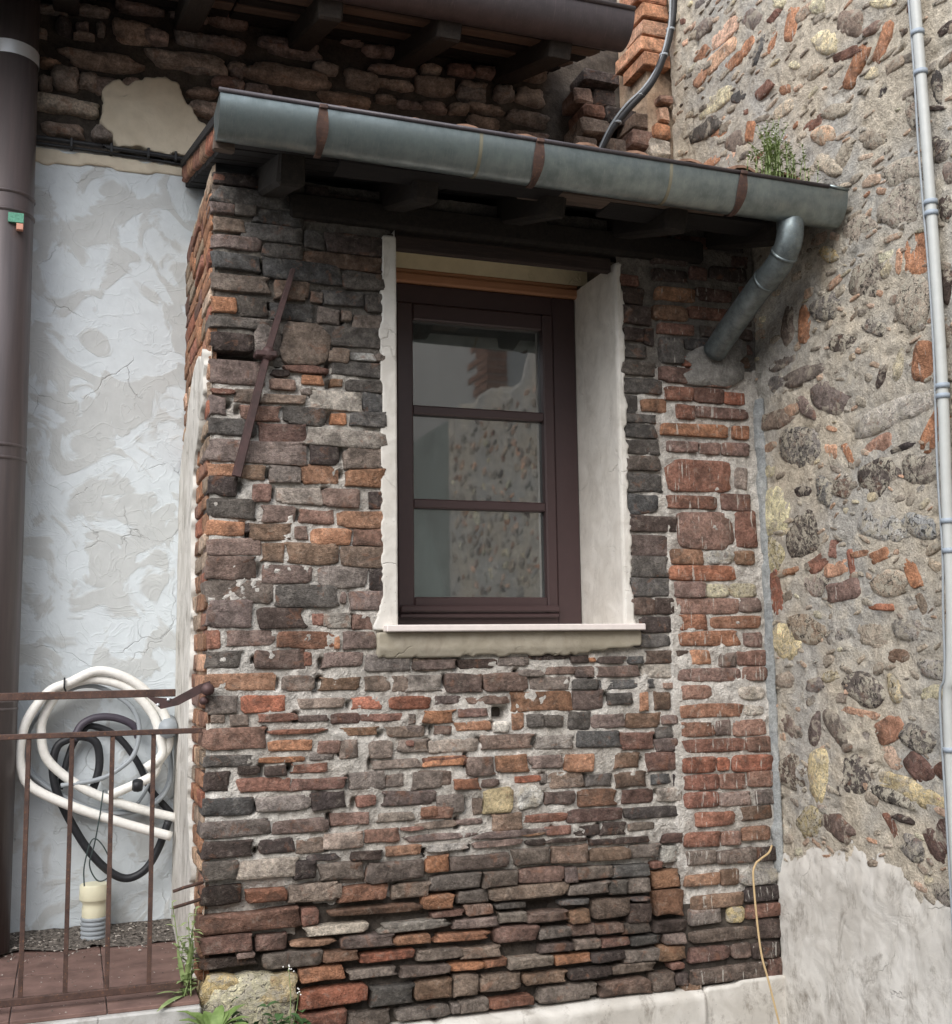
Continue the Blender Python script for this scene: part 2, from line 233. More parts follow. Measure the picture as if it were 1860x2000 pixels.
def piece(pl, cu, cv, e1, e2, sq, front, rim, back, rough=.03, chip=.3, n=22, dome=.0, tilt=.003, r=None, spike=.9):
    """one brick or stone: irregular outline, worn rim, uneven face"""
    r = r or rng
    a0 = r.random()*6; L1 = math.hypot(*e1); L2 = math.hypot(*e2)
    ph = [r.uniform(0, 6.28) for _ in range(4)]; am = [r.uniform(.2, 1)*rough for _ in range(4)]
    chips = [(r.uniform(0, 6.28), r.uniform(.06, .2)) for _ in range(2) if r.random() < chip]
    tap = r.uniform(-.06, .06); she = r.uniform(-.05, .05)
    ring = []
    for i in range(n):
        th = 2*math.pi*(i+.5)/n
        c, s_ = math.cos(th), math.sin(th)
        if sq > 2.2:   # bunch samples into the corners
            k = .55; th2 = th - k*.25*math.sin(4*th); c, s_ = math.cos(th2), math.sin(th2)
        x = math.copysign(abs(c)**(2/sq), c); y = math.copysign(abs(s_)**(2/sq), s_)
        q = 1 + sum(am[j]*math.sin((j+2)*th+ph[j]) for j in range(4)) + r.uniform(-1, 1)*rough*spike
        for ca, cdp in chips:
            d = abs((th-ca+math.pi) % (2*math.pi)-math.pi)
            if d < .5: q *= 1-cdp*(1-d/.5)
        x *= q; y *= q*(1+tap*x); x += she*y
        ring.append((x, y))
    tu, tv = r.uniform(-tilt, tilt), r.uniform(-tilt, tilt)
    ins = min(rim*1.0, .35*L2, .35*L1)
    def P(x, y, kx, ky, d): 
        x, y = x*kx, y*ky
        return pl.at(cu+e1[0]*x+e2[0]*y, cv+e1[1]*x+e2[1]*y, d + tu*x + tv*y)
    V = []
    jit = [r.uniform(-1, 1) for _ in range(n)]
    V += [P(x, y, 1.0, 1.0, -back) for x, y in ring]
    V += [P(x, y, 1.0, 1.0, front-rim*(1+.35*j)) for (x, y), j in zip(ring, jit)]
    V += [P(x, y, 1-ins*.5/L1, 1-ins*.5/L2, front-rim*.15+jit[(i*5) % n]*rim*.22) for i, (x, y) in enumerate(ring)]
    V += [P(x, y, .6, .6, front+dome*.6+jit[(i*7+3) % n]*rim*.25) for i, (x, y) in enumerate(ring)]
    V += [P(0, 0, 1, 1, front+dome+r.uniform(-.2, .2)*rim)]
    F = []
    for k in range(3):
        for i in range(n):
            j = (i+1) % n; F.append((k*n+i, k*n+j, (k+1)*n+j, (k+1)*n+i))
    F += [(3*n+i, 3*n+(i+1) % n, 4*n) for i in range(n)]
    if pl.flip: F = [q[::-1] for q in F]
    return V, F
def piece_obj(name, parent, mat, pl, cu, cv, e1, e2, code, r=None, tone=1., **k):
    V, F = piece(pl, cu, cv, e1, e2, r=r, **k)
    c = V[-1]
    col = colour(code, r); col = (col[0]*tone, col[1]*tone*.985, col[2]*tone*.95, col[3]) if tone < 1 else (tuple((.78*c_+.22*sum(col[:3])/3)*tone for c_ in col[:3])+(col[3],) if tone > 1 else col)
    return mesh_obj(name, V, F, mat, parent, True, col, rng.random()*50, tuple(c))

def sheet(name, pl, ua, ub, va, vb, step, depth, mat, parent=None, mask=None, skirt=0.0, relax=2, smooth=True):
    """uneven skin on a plane; cells where mask is false are left out, edges get a return of depth skirt"""
    nu = max(2, int(round((ub-ua)/step))); nv = max(2, int(round((vb-va)/step)))
    u = np.linspace(ua, ub, nu+1); v = np.linspace(va, vb, nv+1); Ug, Vg = np.meshgrid(u, v)
    cu, cv = np.meshgrid((u[1:]+u[:-1])/2, (v[1:]+v[:-1])/2)
    m = np.ones_like(cu, bool) if mask is None else mask(cu, cv)
    W = nu+1
    idx = np.argwhere(m); a = idx[:, 0]*W+idx[:, 1]
    quads = np.stack([a, a+1, a+W+1, a+W], 1)
    used = np.zeros((nv+1)*W, bool); used[quads.ravel()] = True
    uu, vv = Ug.ravel().copy(), Vg.ravel().copy()
    bedge = []
    if mask is not None or skirt:
        mp = np.zeros((nv+2, nu+2), bool); mp[1:-1, 1:-1] = m
        for i, j in np.argwhere(m):
            k = i*W+j
            if not mp[i, j+1]: bedge.append((k+1, k))
            if not mp[i+2, j+1]: bedge.append((k+W, k+W+1))
            if not mp[i+1, j]: bedge.append((k, k+W))
            if not mp[i+1, j+2]: bedge.append((k+W+1, k+1))
        if mask is not None:
            nb = {}
            for p, q in bedge: nb.setdefault(p, []).append(q); nb.setdefault(q, []).append(p)
            for _ in range(relax):
                nu_ = {p: (sum(uu[x] for x in q)/len(q)*.5+uu[p]*.5, sum(vv[x] for x in q)/len(q)*.5+vv[p]*.5) for p, q in nb.items()}
                for p, (x, y) in nu_.items(): uu[p], vv[p] = x, y
    d = depth(uu, vv) if callable(depth) else np.full(uu.shape, depth)
    P = pl.O[None]+np.outer(uu, pl.U)+np.outer(vv, pl.V)+np.outer(d, pl.N)
    remap = -np.ones(len(used), int); remap[used] = np.arange(used.sum())
    V = [tuple(p) for p in P[used]]; F = [tuple(q) for q in remap[quads].tolist()]
    if skirt:
        sk = {}
        for p, q in bedge:
            for x in (p, q):
                if x not in sk: sk[x] = len(V); V.append(tuple(P[x]-pl.N*skirt))
            F.append((int(remap[p]), int(remap[q]), sk[q], sk[p])[::1])
    if pl.flip: F = [f[::-1] for f in F]
    ob = mesh_obj(name, V, F, mat, parent, smooth)
    return ob
def in_poly(poly):
    def f(u, v):
        r = np.zeros(u.shape, bool); n = len(poly)
        for i in range(n):
            (x1, y1), (x2, y2) = poly[i], poly[(i+1) % n]
            if y1 == y2: continue
            c = ((y1 > v) != (y2 > v)) & (u < (x2-x1)*(v-y1)/(y2-y1)+x1); r ^= c
        return r
    return f

# ------------------------------------------------------------------ materials
class NB:
    def __init__(s, name):
        s.m = bpy.data.materials.new(name); s.m.use_nodes = True; s.t = s.m.node_tree; s.p = s.t.nodes['Principled BSDF']
        s.out = s.t.nodes['Material Output']; s.k = {}
    def n(s, typ, **kw):
        x = s.t.nodes.new(typ)
        for k, v in kw.items():
            if k.startswith('_'): x.inputs[k[1:].replace('_', ' ')].default_value = v
            else: setattr(x, k, v)
        return x
    def l(s, a, b): s.t.links.new(a, b); return b
    def coord(s, seeded=False, scale=None):
        key = ('c', seeded, scale)
        if key in s.k: return s.k[key]
        g = s.n('ShaderNodeNewGeometry'); o = g.outputs['Position']
        if seeded:
            a = s.n('ShaderNodeAttribute', attribute_name='seed')
            c = s.n('ShaderNodeVectorMath', operation='SCALE'); c.inputs[0].default_value = (1.7, 2.3, 3.1); s.l(a.outputs['Fac'], c.inputs['Scale'])
            d = s.n('ShaderNodeVectorMath', operation='ADD'); s.l(o, d.inputs[0]); s.l(c.outputs[0], d.inputs[1]); o = d.outputs[0]
        if scale:
            d = s.n('ShaderNodeVectorMath', operation='MULTIPLY'); s.l(o, d.inputs[0]); d.inputs[1].default_value = scale; o = d.outputs[0]
        s.k[key] = o; return o
    def noise(s, scale, detail=5, rough=.6, co=None, dist=0.0):
        x = s.n('ShaderNodeTexNoise', _Scale=scale, _Detail=detail, _Roughness=rough, _Distortion=dist)
        s.l(co or s.coord(), x.inputs['Vector']); return x.outputs['Fac']
    def voro(s, scale, feature='F1', co=None):
        x = s.n('ShaderNodeTexVoronoi', feature=feature, _Scale=scale); s.l(co or s.coord(), x.inputs['Vector']); return x.outputs['Distance']
    def ramp(s, f, a, b, lo=0., hi=1., interp='LINEAR'):
        x = s.n('ShaderNodeMapRange', interpolation_type='SMOOTHSTEP' if interp == 'S' else 'LINEAR')
        for i, v in zip((1, 2, 3, 4), (a, b, lo, hi)): x.inputs[i].default_value = v
        s.l(f, x.inputs[0]); return x.outputs[0]
    def math(s, op, a, b=None):
        x = s.n('ShaderNodeMath', operation=op)
        for i, v in enumerate((a, b)):
            if v is None: continue
            if isinstance(v, (int, float)): x.inputs[i].default_value = v
            else: s.l(v, x.inputs[i])
        return x.outputs[0]
    def mix(s, f, a, b, mode='MIX'):
        x = s.n('ShaderNodeMix', data_type='RGBA', blend_type=mode)
        for sk, v in ((x.inputs[0], f), (x.inputs[6], a), (x.inputs[7], b)):
            if isinstance(v, (int, float)): sk.default_value = v
            elif isinstance(v, tuple): sk.default_value = v if len(v) == 4 else (*v, 1)
            else: s.l(v, sk)
        return x.outputs[2]
    def bump(s, h, strength=.5, dist=.01, prev=None):
        x = s.n('ShaderNodeBump', _Strength=strength, _Distance=dist); s.l(h, x.inputs['Height'])
        if prev is not None: s.l(prev, x.inputs['Normal'])
        return x.outputs[0]
    def done(s, col, rough=.9, normal=None, metal=0., spec=None):
        for nm, v in (('Base Color', col), ('Roughness', rough), ('Metallic', metal)):
            i = s.p.inputs[nm]
            if isinstance(v, (int, float)): i.default_value = v
            elif isinstance(v, tuple): i.default_value = (*v[:3], 1)
            else: s.l(v, i)
        if normal is not None: s.l(normal, s.p.inputs['Normal'])
        if spec is not None: s.p.inputs['Specular IOR Level'].default_value = spec
        return s.m
def S(*c): return lin(c, 1.0)

def masonry(name, mottle=False, soot=.45, lime=.35, bump=.8, drip=0.):
    b = NB(name); co = b.coord(True)
    at = b.n('ShaderNodeAttribute', attribute_name='tint')
    n1 = b.noise(17, 3, .65, co); n2 = b.noise(80, 4, .8, co); n3 = b.noise(11, 4, .7, co, .8); n4 = b.noise(34, 4, .75, co, .4)
    c = b.mix(1.0, at.outputs['Color'], b.ramp(n1, .32, .7, .6, 1.4), 'MULTIPLY')
    c = b.mix(1.0, c, b.ramp(n2, .3, .7, .5, 1.45), 'MULTIPLY')
    c = b.mix(b.ramp(n3, .5, .64, 0, soot), c, S(72, 65, 60))
    c = b.mix(b.ramp(b.noise(15, 3, .7, co, .5), .58, .68, 0, .4), c, S(150, 106, 82))
    c = b.mix(b.ramp(n4, .56, .68, 0, lime), c, S(164, 155, 143))
    if drip: c = b.mix(b.math('MULTIPLY', b.ramp(b.noise(1, 3, .6, b.coord(False, (75, 75, 9))), .62, .68), drip), c, S(206, 200, 190))
    if mottle:
        sm = b.ramp(b.noise(16, 5, .7, None, .6), .53, .6, 0, .85); c = b.mix(sm, c, S(182, 172, 156))     # mortar smeared over the stone
        a = b.math('MULTIPLY', b.ramp(b.noise(36, 3, .7, co, .6), .5, .58), at.outputs['Alpha'])
        c = b.mix(b.math('MULTIPLY', a, .85), c, S(198, 190, 172))
        a2 = b.math('MULTIPLY', b.ramp(b.noise(46, 3, .75, co, 1.0), .55, .62), at.outputs['Alpha'])
        c = b.mix(b.math('MULTIPLY', a2, .85), c, S(48, 45, 43))
    n5 = b.noise(210, 2, .7, co)
    h = b.math('ADD', b.math('MULTIPLY', n5, .8), b.math('ADD', b.math('MULTIPLY', n2, 1.2), b.math('MULTIPLY', n4, .5)))
    return b.done(c, .93, b.bump(h, bump, .016), spec=.2)
M_BRICK = masonry('fired_brick', soot=.5)
M_PIER = masonry('pier_brick', lime=.4, soot=.5, drip=.75)
M_STONE = masonry('field_stone', True, .25, .25)
M_DARKSTONE = masonry('rubble_stone', False, .45, .2)

def mortar(name, c1, c2, c3, pebble=.5, stain=.5):
    b = NB(name)
    n1 = b.noise(2.4, 3, .6); n2 = b.noise(28, 4, .75); n3 = b.noise(130, 2, .7); n4 = b.noise(9, 4, .65, None, .8)
    c = b.mix(b.ramp(n1, .4, .6), c1, c2)
    c = b.mix(b.ramp(n4, .52, .7, 0, stain), c, c3)
    c = b.mix(1.0, c, b.ramp(n2, .3, .7, .66, 1.25), 'MULTIPLY')
    c = b.mix(1.0, c, b.ramp(n3, .3, .7, .78, 1.15), 'MULTIPLY')
    h = b.math('ADD', b.math('MULTIPLY', n2, 1.2*pebble), b.math('ADD', b.math('MULTIPLY', n3, .5*pebble), b.math('MULTIPLY', n4, 1.2)))
    return b.done(c, .95, b.bump(h, .7, .014), spec=.2)
M_MORTAR = mortar('lime_mortar', S(204, 199, 191), S(186, 180, 171), S(134, 124, 115), 1.5, .7)
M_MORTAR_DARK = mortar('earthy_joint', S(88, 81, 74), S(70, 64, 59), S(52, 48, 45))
M_MORTAR_MID = mortar('grey_joint', S(134, 128, 120), S(108, 103, 97), S(84, 79, 74), 1.3)  # darker grey mortar for the upper part of the front wall
M_MORTAR_R = mortar('sandy_mortar', S(188, 177, 159), S(172, 168, 160), S(206, 196, 177), 1.1, .6)
M_JOINT = mortar('grey_cement', S(150, 152, 150), S(136, 139, 139), S(172, 171, 166), .4)
M_BLOB = mortar('pale_cement', S(146, 143, 137), S(130, 127, 122), S(164, 161, 154), 1.2)
M_SIDEJOINT = mortar('side_joint', S(176, 150, 126), S(200, 182, 160), S(120, 96, 80))

def plaster(name, c1, c2, edge=(.47, .5), scale=2.6, crack=.6, grime=None, dots=0., ridge=.12):
    b = NB(name)
    n1 = b.noise(scale, 4, .5, None, 1.4); n1b = b.noise(scale*.45, 3, .5); n2 = b.noise(18, 5, .6); n3 = b.noise(160, 3, .6)
    pm = b.ramp(b.math('ADD', b.math('MULTIPLY', n1, .6), b.math('MULTIPLY', n1b, .4)), *edge)
    c = b.mix(pm, c1, c2)
    c = b.mix(1.0, c, b.ramp(n2, .3, .7, .93, 1.05), 'MULTIPLY')
    wv = b.n('ShaderNodeVectorMath', operation='ADD'); b.l(b.coord(), wv.inputs[0])
    wn = b.n('ShaderNodeTexNoise', _Scale=7., _Detail=4.); b.l(b.coord(), wn.inputs['Vector'])
    ws = b.n('ShaderNodeVectorMath', operation='SCALE'); ws.inputs['Scale'].default_value = .16; b.l(wn.outputs['Color'], ws.inputs[0]); b.l(ws.outputs[0], wv.inputs[1])
    ck = b.ramp(b.voro(3.3, 'DISTANCE_TO_EDGE', wv.outputs[0]), .0, .012, 1, 0)
    ck = b.math('MULTIPLY', ck, b.ramp(b.noise(4.5, 3), .5, .62))
    c = b.mix(b.math('MULTIPLY', ck, crack), c, S(110, 106, 100))
    if grime:
        g = b.ramp(b.noise(5.5, 6, .78, b.coord(False, (1.6, 1.6, .9)), .4), .51, .7, 0, grime[1]); c = b.mix(g, c, grime[0])
    if dots:
        dm = b.math('MULTIPLY', b.ramp(b.voro(60), .0, .16, 1, 0), b.ramp(b.noise(8, 4), .5, .65, 0, dots)); c = b.mix(dm, c, S(66, 60, 52))
    rd = b.ramp(b.math('ABSOLUTE', b.math('SUBTRACT', b.noise(6, 3, .5, None, 1.8), .5)), 0, .035, .7*ridge, 0)
    h = b.math('ADD', b.math('ADD', b.math('MULTIPLY', pm, .5), rd), b.math('ADD', b.math('MULTIPLY', n2, .5), b.math('ADD', b.math('MULTIPLY', n3, .15), b.math('MULTIPLY', ck, -1.2))))
    return b.done(c, .85, b.bump(h, .55, .006), spec=.3)
M_WHITE = plaster('white_skim_plaster', S(204, 211, 214), S(189, 192, 191), (.495, .53), 4.6, .25, ridge=.45)
M_REVEAL = plaster('cream_render', S(218, 214, 206), S(204, 199, 190), (.4, .6), 7, .1, (S(150, 144, 134), .4), 1.)
M_HEAD = plaster('window_head_board', S(226, 214, 184), S(216, 203, 172), (.4, .6), 5, .0)
M_SILLR = plaster('sand_render', S(154, 146, 129), S(166, 158, 142), (.4, .6), 9, .3, (S(128, 118, 104), .5), .8)
M_OLDWHITE = plaster('old_limewash', S(212, 208, 200), S(192, 187, 178), (.42, .58), 6, .35, (S(118, 109, 98), .9), 1.)
M_CREAMPATCH = plaster('cream_patch', S(214, 204, 184), S(202, 191, 170), (.4, .6), 6, .5)
M_LOWWALL = plaster('grey_green_render', S(126, 132, 124), S(112, 116, 108), (.4, .6), 2, .2)
M_HOUSE = plaster('pale_render', S(158, 155, 148), S(146, 143, 137), (.3, .7), .8, .2)

def wood(name, c1, c2, c3, rough=.8, stretch=(1.2, 22, 22), bump=.6):
    b = NB(name); co = b.coord(False, stretch)
    n = b.noise(2.2, 6, .65, co, .6); m = b.noise(9, 5, .7, co)
    c = b.mix(b.ramp(n, .35, .65), c1, c2); c = b.mix(b.ramp(m, .55, .75, 0, .7), c, c3)
    return b.done(c, rough, b.bump(b.math('ADD', n, m), bump, .006), spec=.3)
M_OLDWOOD = wood('weathered_board', S(36, 33, 32), S(28, 26, 26), S(50, 45, 41))
M_SLAT = wood('pale_batten', S(104, 90, 80), S(80, 69, 62), S(140, 120, 100))
M_RAFTER = wood('dark_rafter', S(50, 45, 40), S(38, 34, 32), S(70, 61, 51), .85, (22, 1.2, 22))
M_TRIM = wood('new_pine_trim', S(176, 128, 96), S(160, 112, 82), S(140, 92, 64), .6, (1.5, 30, 30), .2)
M_LINTEL = wood('old_lintel', S(66, 54, 49), S(50, 42, 39), S(92, 76, 66))

def metal(name, c1, c2, rough=.45, met=.6, scale=(3, 3, 3), streak=None, bump=.05):
    b = NB(name); co = b.coord(False, scale)
    n = b.noise(3, 5, .6, co); m = b.noise(40, 3, .6)
    c = b.mix(b.ramp(n, .35, .65), c1, c2)
    if streak: c = b.mix(b.ramp(b.noise(9, 4, .7, b.coord(False, streak[1])), .56, .72, 0, streak[2]), c, streak[0])
    return b.done(c, b.ramp(n, .3, .7, rough-.08, rough+.12), b.bump(m, bump, .002), met)
M_ZINC = metal('galvanised_zinc', S(150, 160, 160), S(122, 132, 132), .36, .9, (6, 6, 6), (S(186, 190, 188), (46, 2, 3), .5))
M_SEAM = metal('solder_seam', S(150, 146, 128), S(128, 122, 104), .5, .6)
M_PIPEZ = metal('old_zinc_pipe', S(128, 138, 140), S(98, 106, 108), .45, .7, (8, 8, 8), (S(170, 168, 150), (4, 30, 30), .5))
M_RUST = metal('rusty_iron', S(96, 73, 64), S(74, 58, 53), .75, .3, (8, 8, 8), (S(142, 102, 72), (14, 14, 14), .85), .4)
M_IRON = metal('dark_iron', S(92, 70, 68), S(74, 60, 58), .6, .4, (8, 8, 8), None, .3)
M_BROWNPIPE = metal('brown_painted_pipe', S(92, 83, 82), S(80, 73, 73), .4, .15, (9, 9, .7), (S(110, 100, 96), (30, 30, .8), .25))
M_BROWNGUT = metal('brown_painted_gutter', S(76, 70, 73), S(64, 59, 62), .4, .15, (5, 5, 5), (S(128, 118, 114), (30, 3, 2), .4))
M_STEEL = metal('bright_steel_band', S(222, 224, 226), S(204, 208, 210), .34, .55)
def plain(name, c, rough=.5, var=.12, met=0., spec=.5, bump=.0, sc=30):
    b = NB(name); n = b.noise(sc, 4, .6)
    return b.done(b.mix(1., c, b.ramp(n, .3, .7, 1-var, 1+var), 'MULTIPLY'), rough, b.bump(n, bump, .003) if bump else None, met, spec)
M_FRAME = plain('brown_window_paint', S(66, 50, 50), .38, .06, 0, .5)
M_GASKET = plain('black_seal', S(30, 30, 32), .6)
M_SPACER = plain('spacer_bar', S(170, 176, 180), .4, .05, .6)
M_MARBLE = plain('pale_sill_stone', S(224, 214, 208), .4, .05)
M_PVCWHITE = plain('white_hose', S(232, 230, 223), .5, .08, 0, .5, .3, 45)
M_PVCGREY = plain('grey_tube', S(150, 156, 160), .5, .08)
M_CONDUIT = plain('grey_conduit', S(182, 184, 180), .45, .05)
M_CLIP = plain('clip_plastic', S(150, 160, 170), .5, .05)
M_BLACK = plain('black_rubber', S(38, 39, 42), .5, .25, 0, .4, .3, 60)
M_CREAMPVC = plain('cream_plastic', S(222, 217, 188), .45, .04)
M_GREENWIRE = plain('dark_green_wire', S(52, 66, 64), .5)
M_STRAW = plain('straw_cord', S(196, 170, 128), .8, .1)
M_TERRA = plain('terracotta', S(142, 112, 94), .9, .45, 0, .2, .5, 22)
M_FLOORTILE = plain('red_brown_floor_tile', S(116, 92, 84), .8, .3, 0, .3, .4, 11)
M_SLABWHITE = plaster('white_slab_edge', S(190, 188, 184), S(168, 166, 160), (.4, .6), 6, .3, (S(120, 112, 102), .6))
M_PAVE = mortar('paving', S(104, 100, 95), S(92, 88, 83), S(80, 76, 72))
M_CHIP = plain('mixed_chips', S(176, 168, 158), .9, .4, 0, .2, 0, 300)
M_SOIL = plain('dark_grit', S(100, 94, 88), .95, .85, 0, .1, 1., 75)
M_DARKROOM = plain('dim_room', S(120, 116, 110), .9)
M_FLOWER = plain('white_petal', S(225, 222, 218), .8)
def leafm(name, c1, c2):
    b = NB(name); n = b.noise(25, 3); b.p.inputs['Subsurface Weight'].default_value = 0
    return b.done(b.mix(b.ramp(n, .35, .65), c1, c2), .6, None, 0, .3)
M_LEAF = leafm('weed_leaf', S(96, 118, 62), S(124, 144, 86)); M_LEAF2 = leafm('ivy_leaf', S(54, 80, 48), S(74, 102, 60)); M_LEAF3 = leafm('grey_green_leaf', S(150, 164, 112), S(124, 142, 92))
gl = NB('window_glass')
_tr = gl.n('ShaderNodeBsdfTransparent'); _tr.inputs[0].default_value = (.55, .6, .6, 1)
_gs = gl.n('ShaderNodeBsdfGlossy'); _gs.inputs['Roughness'].default_value = 0.03
_fr = gl.n('ShaderNodeFresnel'); _fr.inputs[0].default_value = 3.2
_mx = gl.n('ShaderNodeMixShader'); gl.l(_fr.outputs[0], _mx.inputs[0]); gl.l(_tr.outputs[0], _mx.inputs[1]); gl.l(_gs.outputs[0], _mx.inputs[2])
_df = gl.n('ShaderNodeBsdfDiffuse'); _df.inputs[0].default_value = (.42, .46, .44, 1)
_m2 = gl.n('ShaderNodeMixShader'); gl.l(gl.ramp(gl.noise(6, 4, .6), .3, .7, .05, .12), _m2.inputs[0]); gl.l(_mx.outputs[0], _m2.inputs[1]); gl.l(_df.outputs[0], _m2.inputs[2]); gl.l(_m2.outputs[0], gl.out.inputs[0])   # dusty film
M_GLASS = gl.m

# ================================================================== ground and courtyard surroundings
def slab(name, a, b, mat, parent=None, bev=0.0): return MB().box(a, b, bev).build(name, mat, parent)
tag(slab('ground', (-60, -60, -.3), (60, 60, 0), M_PAVE), kind='structure')

# ================================================================== the brick outbuilding
hut = thing('brick_outbuilding', 'sooty brick lean-to outbuilding with one brown window and a zinc gutter', 'building', (1.6, 4.7, 0))
OP = (1.165, 2.136, 1.64, 3.14)                                  # window opening
PITS = [(.536, 2.651, .10, .012, .13), (1.588, 1.308, .03, .026, .09), (1.70, .555, .10, .022, .07), (1.40, .62, .03, .02, .06), (.86, .70, .03, .02, .06)]
def joint_depth(u, v):
    base = np.interp(v, [0, .66, .82, 1.5, 2.2, 2.6, 3.4], [-.04, -.038, -.004, -.001, -.005, -.011, -.016])
    amp = np.interp(v, [0, .66, .85, 3.4], [.014, .013, .011, .013])
    base = np.where(u > 2.34, np.maximum(base, -.012)+.012, base)
    d = base + amp*fbm(u, v, 16, 3, 4) + .004*fbm(u, v, 60, 8, 2)
    for x, z, rx, rz, dp in PITS: d = d - dp*np.exp(-(((u-x)/rx)**2)**2-(((v-z)/rz)**2)**2)
    return d
_pr = random.Random(99)
def seam(u): return np.where(u < 1.5, 2.62, 2.74)+.06*fbm(u, u*0, 6, 7)
for e in ' '.join(FRONT_BRICKS.split()).split(';'):              # lost mortar at brick ends
    a = [int(t)/1000 for t in e.split()[:4]]
    if _pr.random() < .34 and .8 < a[1] < 3.1 and (a[0]+a[2]/2 < 1.09 or a[1] < 1.5):
        PITS.append((a[0]+_pr.choice((-1, 1))*(a[2]/2+.007), a[1]+_pr.uniform(-.015, .012), _pr.uniform(.008, .013), _pr.uniform(.010, .026), .05))
front = sheet('front_wall', FRONT, .468, 2.812, -.02, 3.36, .008, joint_depth, M_MORTAR, hut,
              mask=lambda u, v: ~((u > OP[0]-.01) & (u < OP[1]+.01) & (v > OP[2]-.01) & (v < OP[3]+.09)) & (v > .66+.05*fbm(u, v, 7, 5)-.12*((u > 2.35)|(u < .8))) & (v < seam(u)), relax=1)
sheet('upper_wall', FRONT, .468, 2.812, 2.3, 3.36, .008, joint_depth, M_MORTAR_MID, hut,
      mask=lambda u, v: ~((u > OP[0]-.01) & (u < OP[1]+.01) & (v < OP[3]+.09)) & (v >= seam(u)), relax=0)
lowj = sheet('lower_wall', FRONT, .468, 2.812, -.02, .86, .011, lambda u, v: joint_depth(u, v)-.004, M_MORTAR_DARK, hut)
rows = [tuple(e.split()) for e in ' '.join(FRONT_BRICKS.split()).split(';')]
rows = [(int(a)/1000, int(b)/1000, int(c)/1000, int(d)/1000, k) for a, b, c, d, k in rows]
rows.sort(key=lambda r: -r[2]*r[3])

br = random.Random(21)
frag = MB()
for i, (u, v, bw, bh, code) in enumerate(rows):
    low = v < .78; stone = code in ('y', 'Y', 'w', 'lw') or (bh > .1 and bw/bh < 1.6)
    corner = u-bw/2 < .52
    ang = br.uniform(-.012, .012); e1 = (bw/2*1.02*math.cos(ang), bw/2*1.02*math.sin(ang)); e2 = (-bh/2*1.05*math.sin(ang), bh/2*1.05*math.cos(ang))
    small = min(bw, bh) < .03
    if 1.6 < v < 3.2:                                     # keep clear of the window render
        if u < 1.5 and u+bw/2 > 1.128: cut = u+bw/2-1.128; u -= cut/2; bw -= cut
        if u > 1.8 and u < 2.4 and u-bw/2 < 2.152: cut = 2.152-(u-bw/2); u += cut/2; bw -= cut
    if bw < .02: continue
    ka, kb = (1.0, 1.03) if .8 < v < 2.3 else (1.01, 1.04)
    e1 = (bw/2*ka*math.cos(ang), bw/2*ka*math.sin(ang)); e2 = (-bh/2*kb*math.sin(ang), bh/2*kb*math.cos(ang))
    kw = dict(sq=br.uniform(3.4, 5) if (stone or small) else br.uniform(7, 16), front=br.uniform(.002, .024) if low else br.uniform(.002, .014), rim=min(.009 if low else .005, bh*.13),
              back=.13 if corner else .07, rough=.065 if (stone or small) else .042, chip=.7, tilt=.006 if low else .003)
    code = 'ln' if code == 'lw' else code
    mat = M_STONE if code in ('Y', 'w', 'y') else M_BRICK
    if i < 300:
        if corner: # reach round the corner
            sh = (u-bw/2)-.462; u -= sh/2; e1 = (e1[0]+sh/2, e1[1])
        piece_obj('stone' if mat is M_STONE else 'brick', front if not low else lowj, mat, FRONT, u, v, e1, e2, code, br, tone=.8 if low else 1., **kw)  # low bricks get a darker, browner colour
    else:
        V, F = piece(FRONT, u, v, e1, e2, r=br, n=12, **kw); frag.add(V, F, colour(code, br), br.random()*50)
def fill_gaps(xa, xb, za, zb, codes):          # dark bricks where courses run on below the eave
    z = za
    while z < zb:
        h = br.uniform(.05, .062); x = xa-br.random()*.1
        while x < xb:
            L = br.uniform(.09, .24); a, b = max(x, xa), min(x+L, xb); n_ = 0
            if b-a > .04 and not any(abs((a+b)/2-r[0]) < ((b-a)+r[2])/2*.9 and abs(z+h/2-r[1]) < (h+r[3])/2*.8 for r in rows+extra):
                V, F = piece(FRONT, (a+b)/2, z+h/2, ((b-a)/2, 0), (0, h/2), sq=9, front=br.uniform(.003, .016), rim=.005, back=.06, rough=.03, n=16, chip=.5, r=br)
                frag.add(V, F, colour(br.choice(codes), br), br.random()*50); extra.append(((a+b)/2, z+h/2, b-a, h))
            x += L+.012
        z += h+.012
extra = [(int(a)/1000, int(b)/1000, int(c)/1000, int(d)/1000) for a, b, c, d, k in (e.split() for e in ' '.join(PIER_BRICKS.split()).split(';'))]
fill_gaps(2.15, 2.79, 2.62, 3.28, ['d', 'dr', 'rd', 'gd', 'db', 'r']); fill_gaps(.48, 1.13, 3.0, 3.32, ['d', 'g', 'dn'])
fo = frag.build('brick_fragments', M_BRICK, hut, True); tag(fo, kind='stuff')

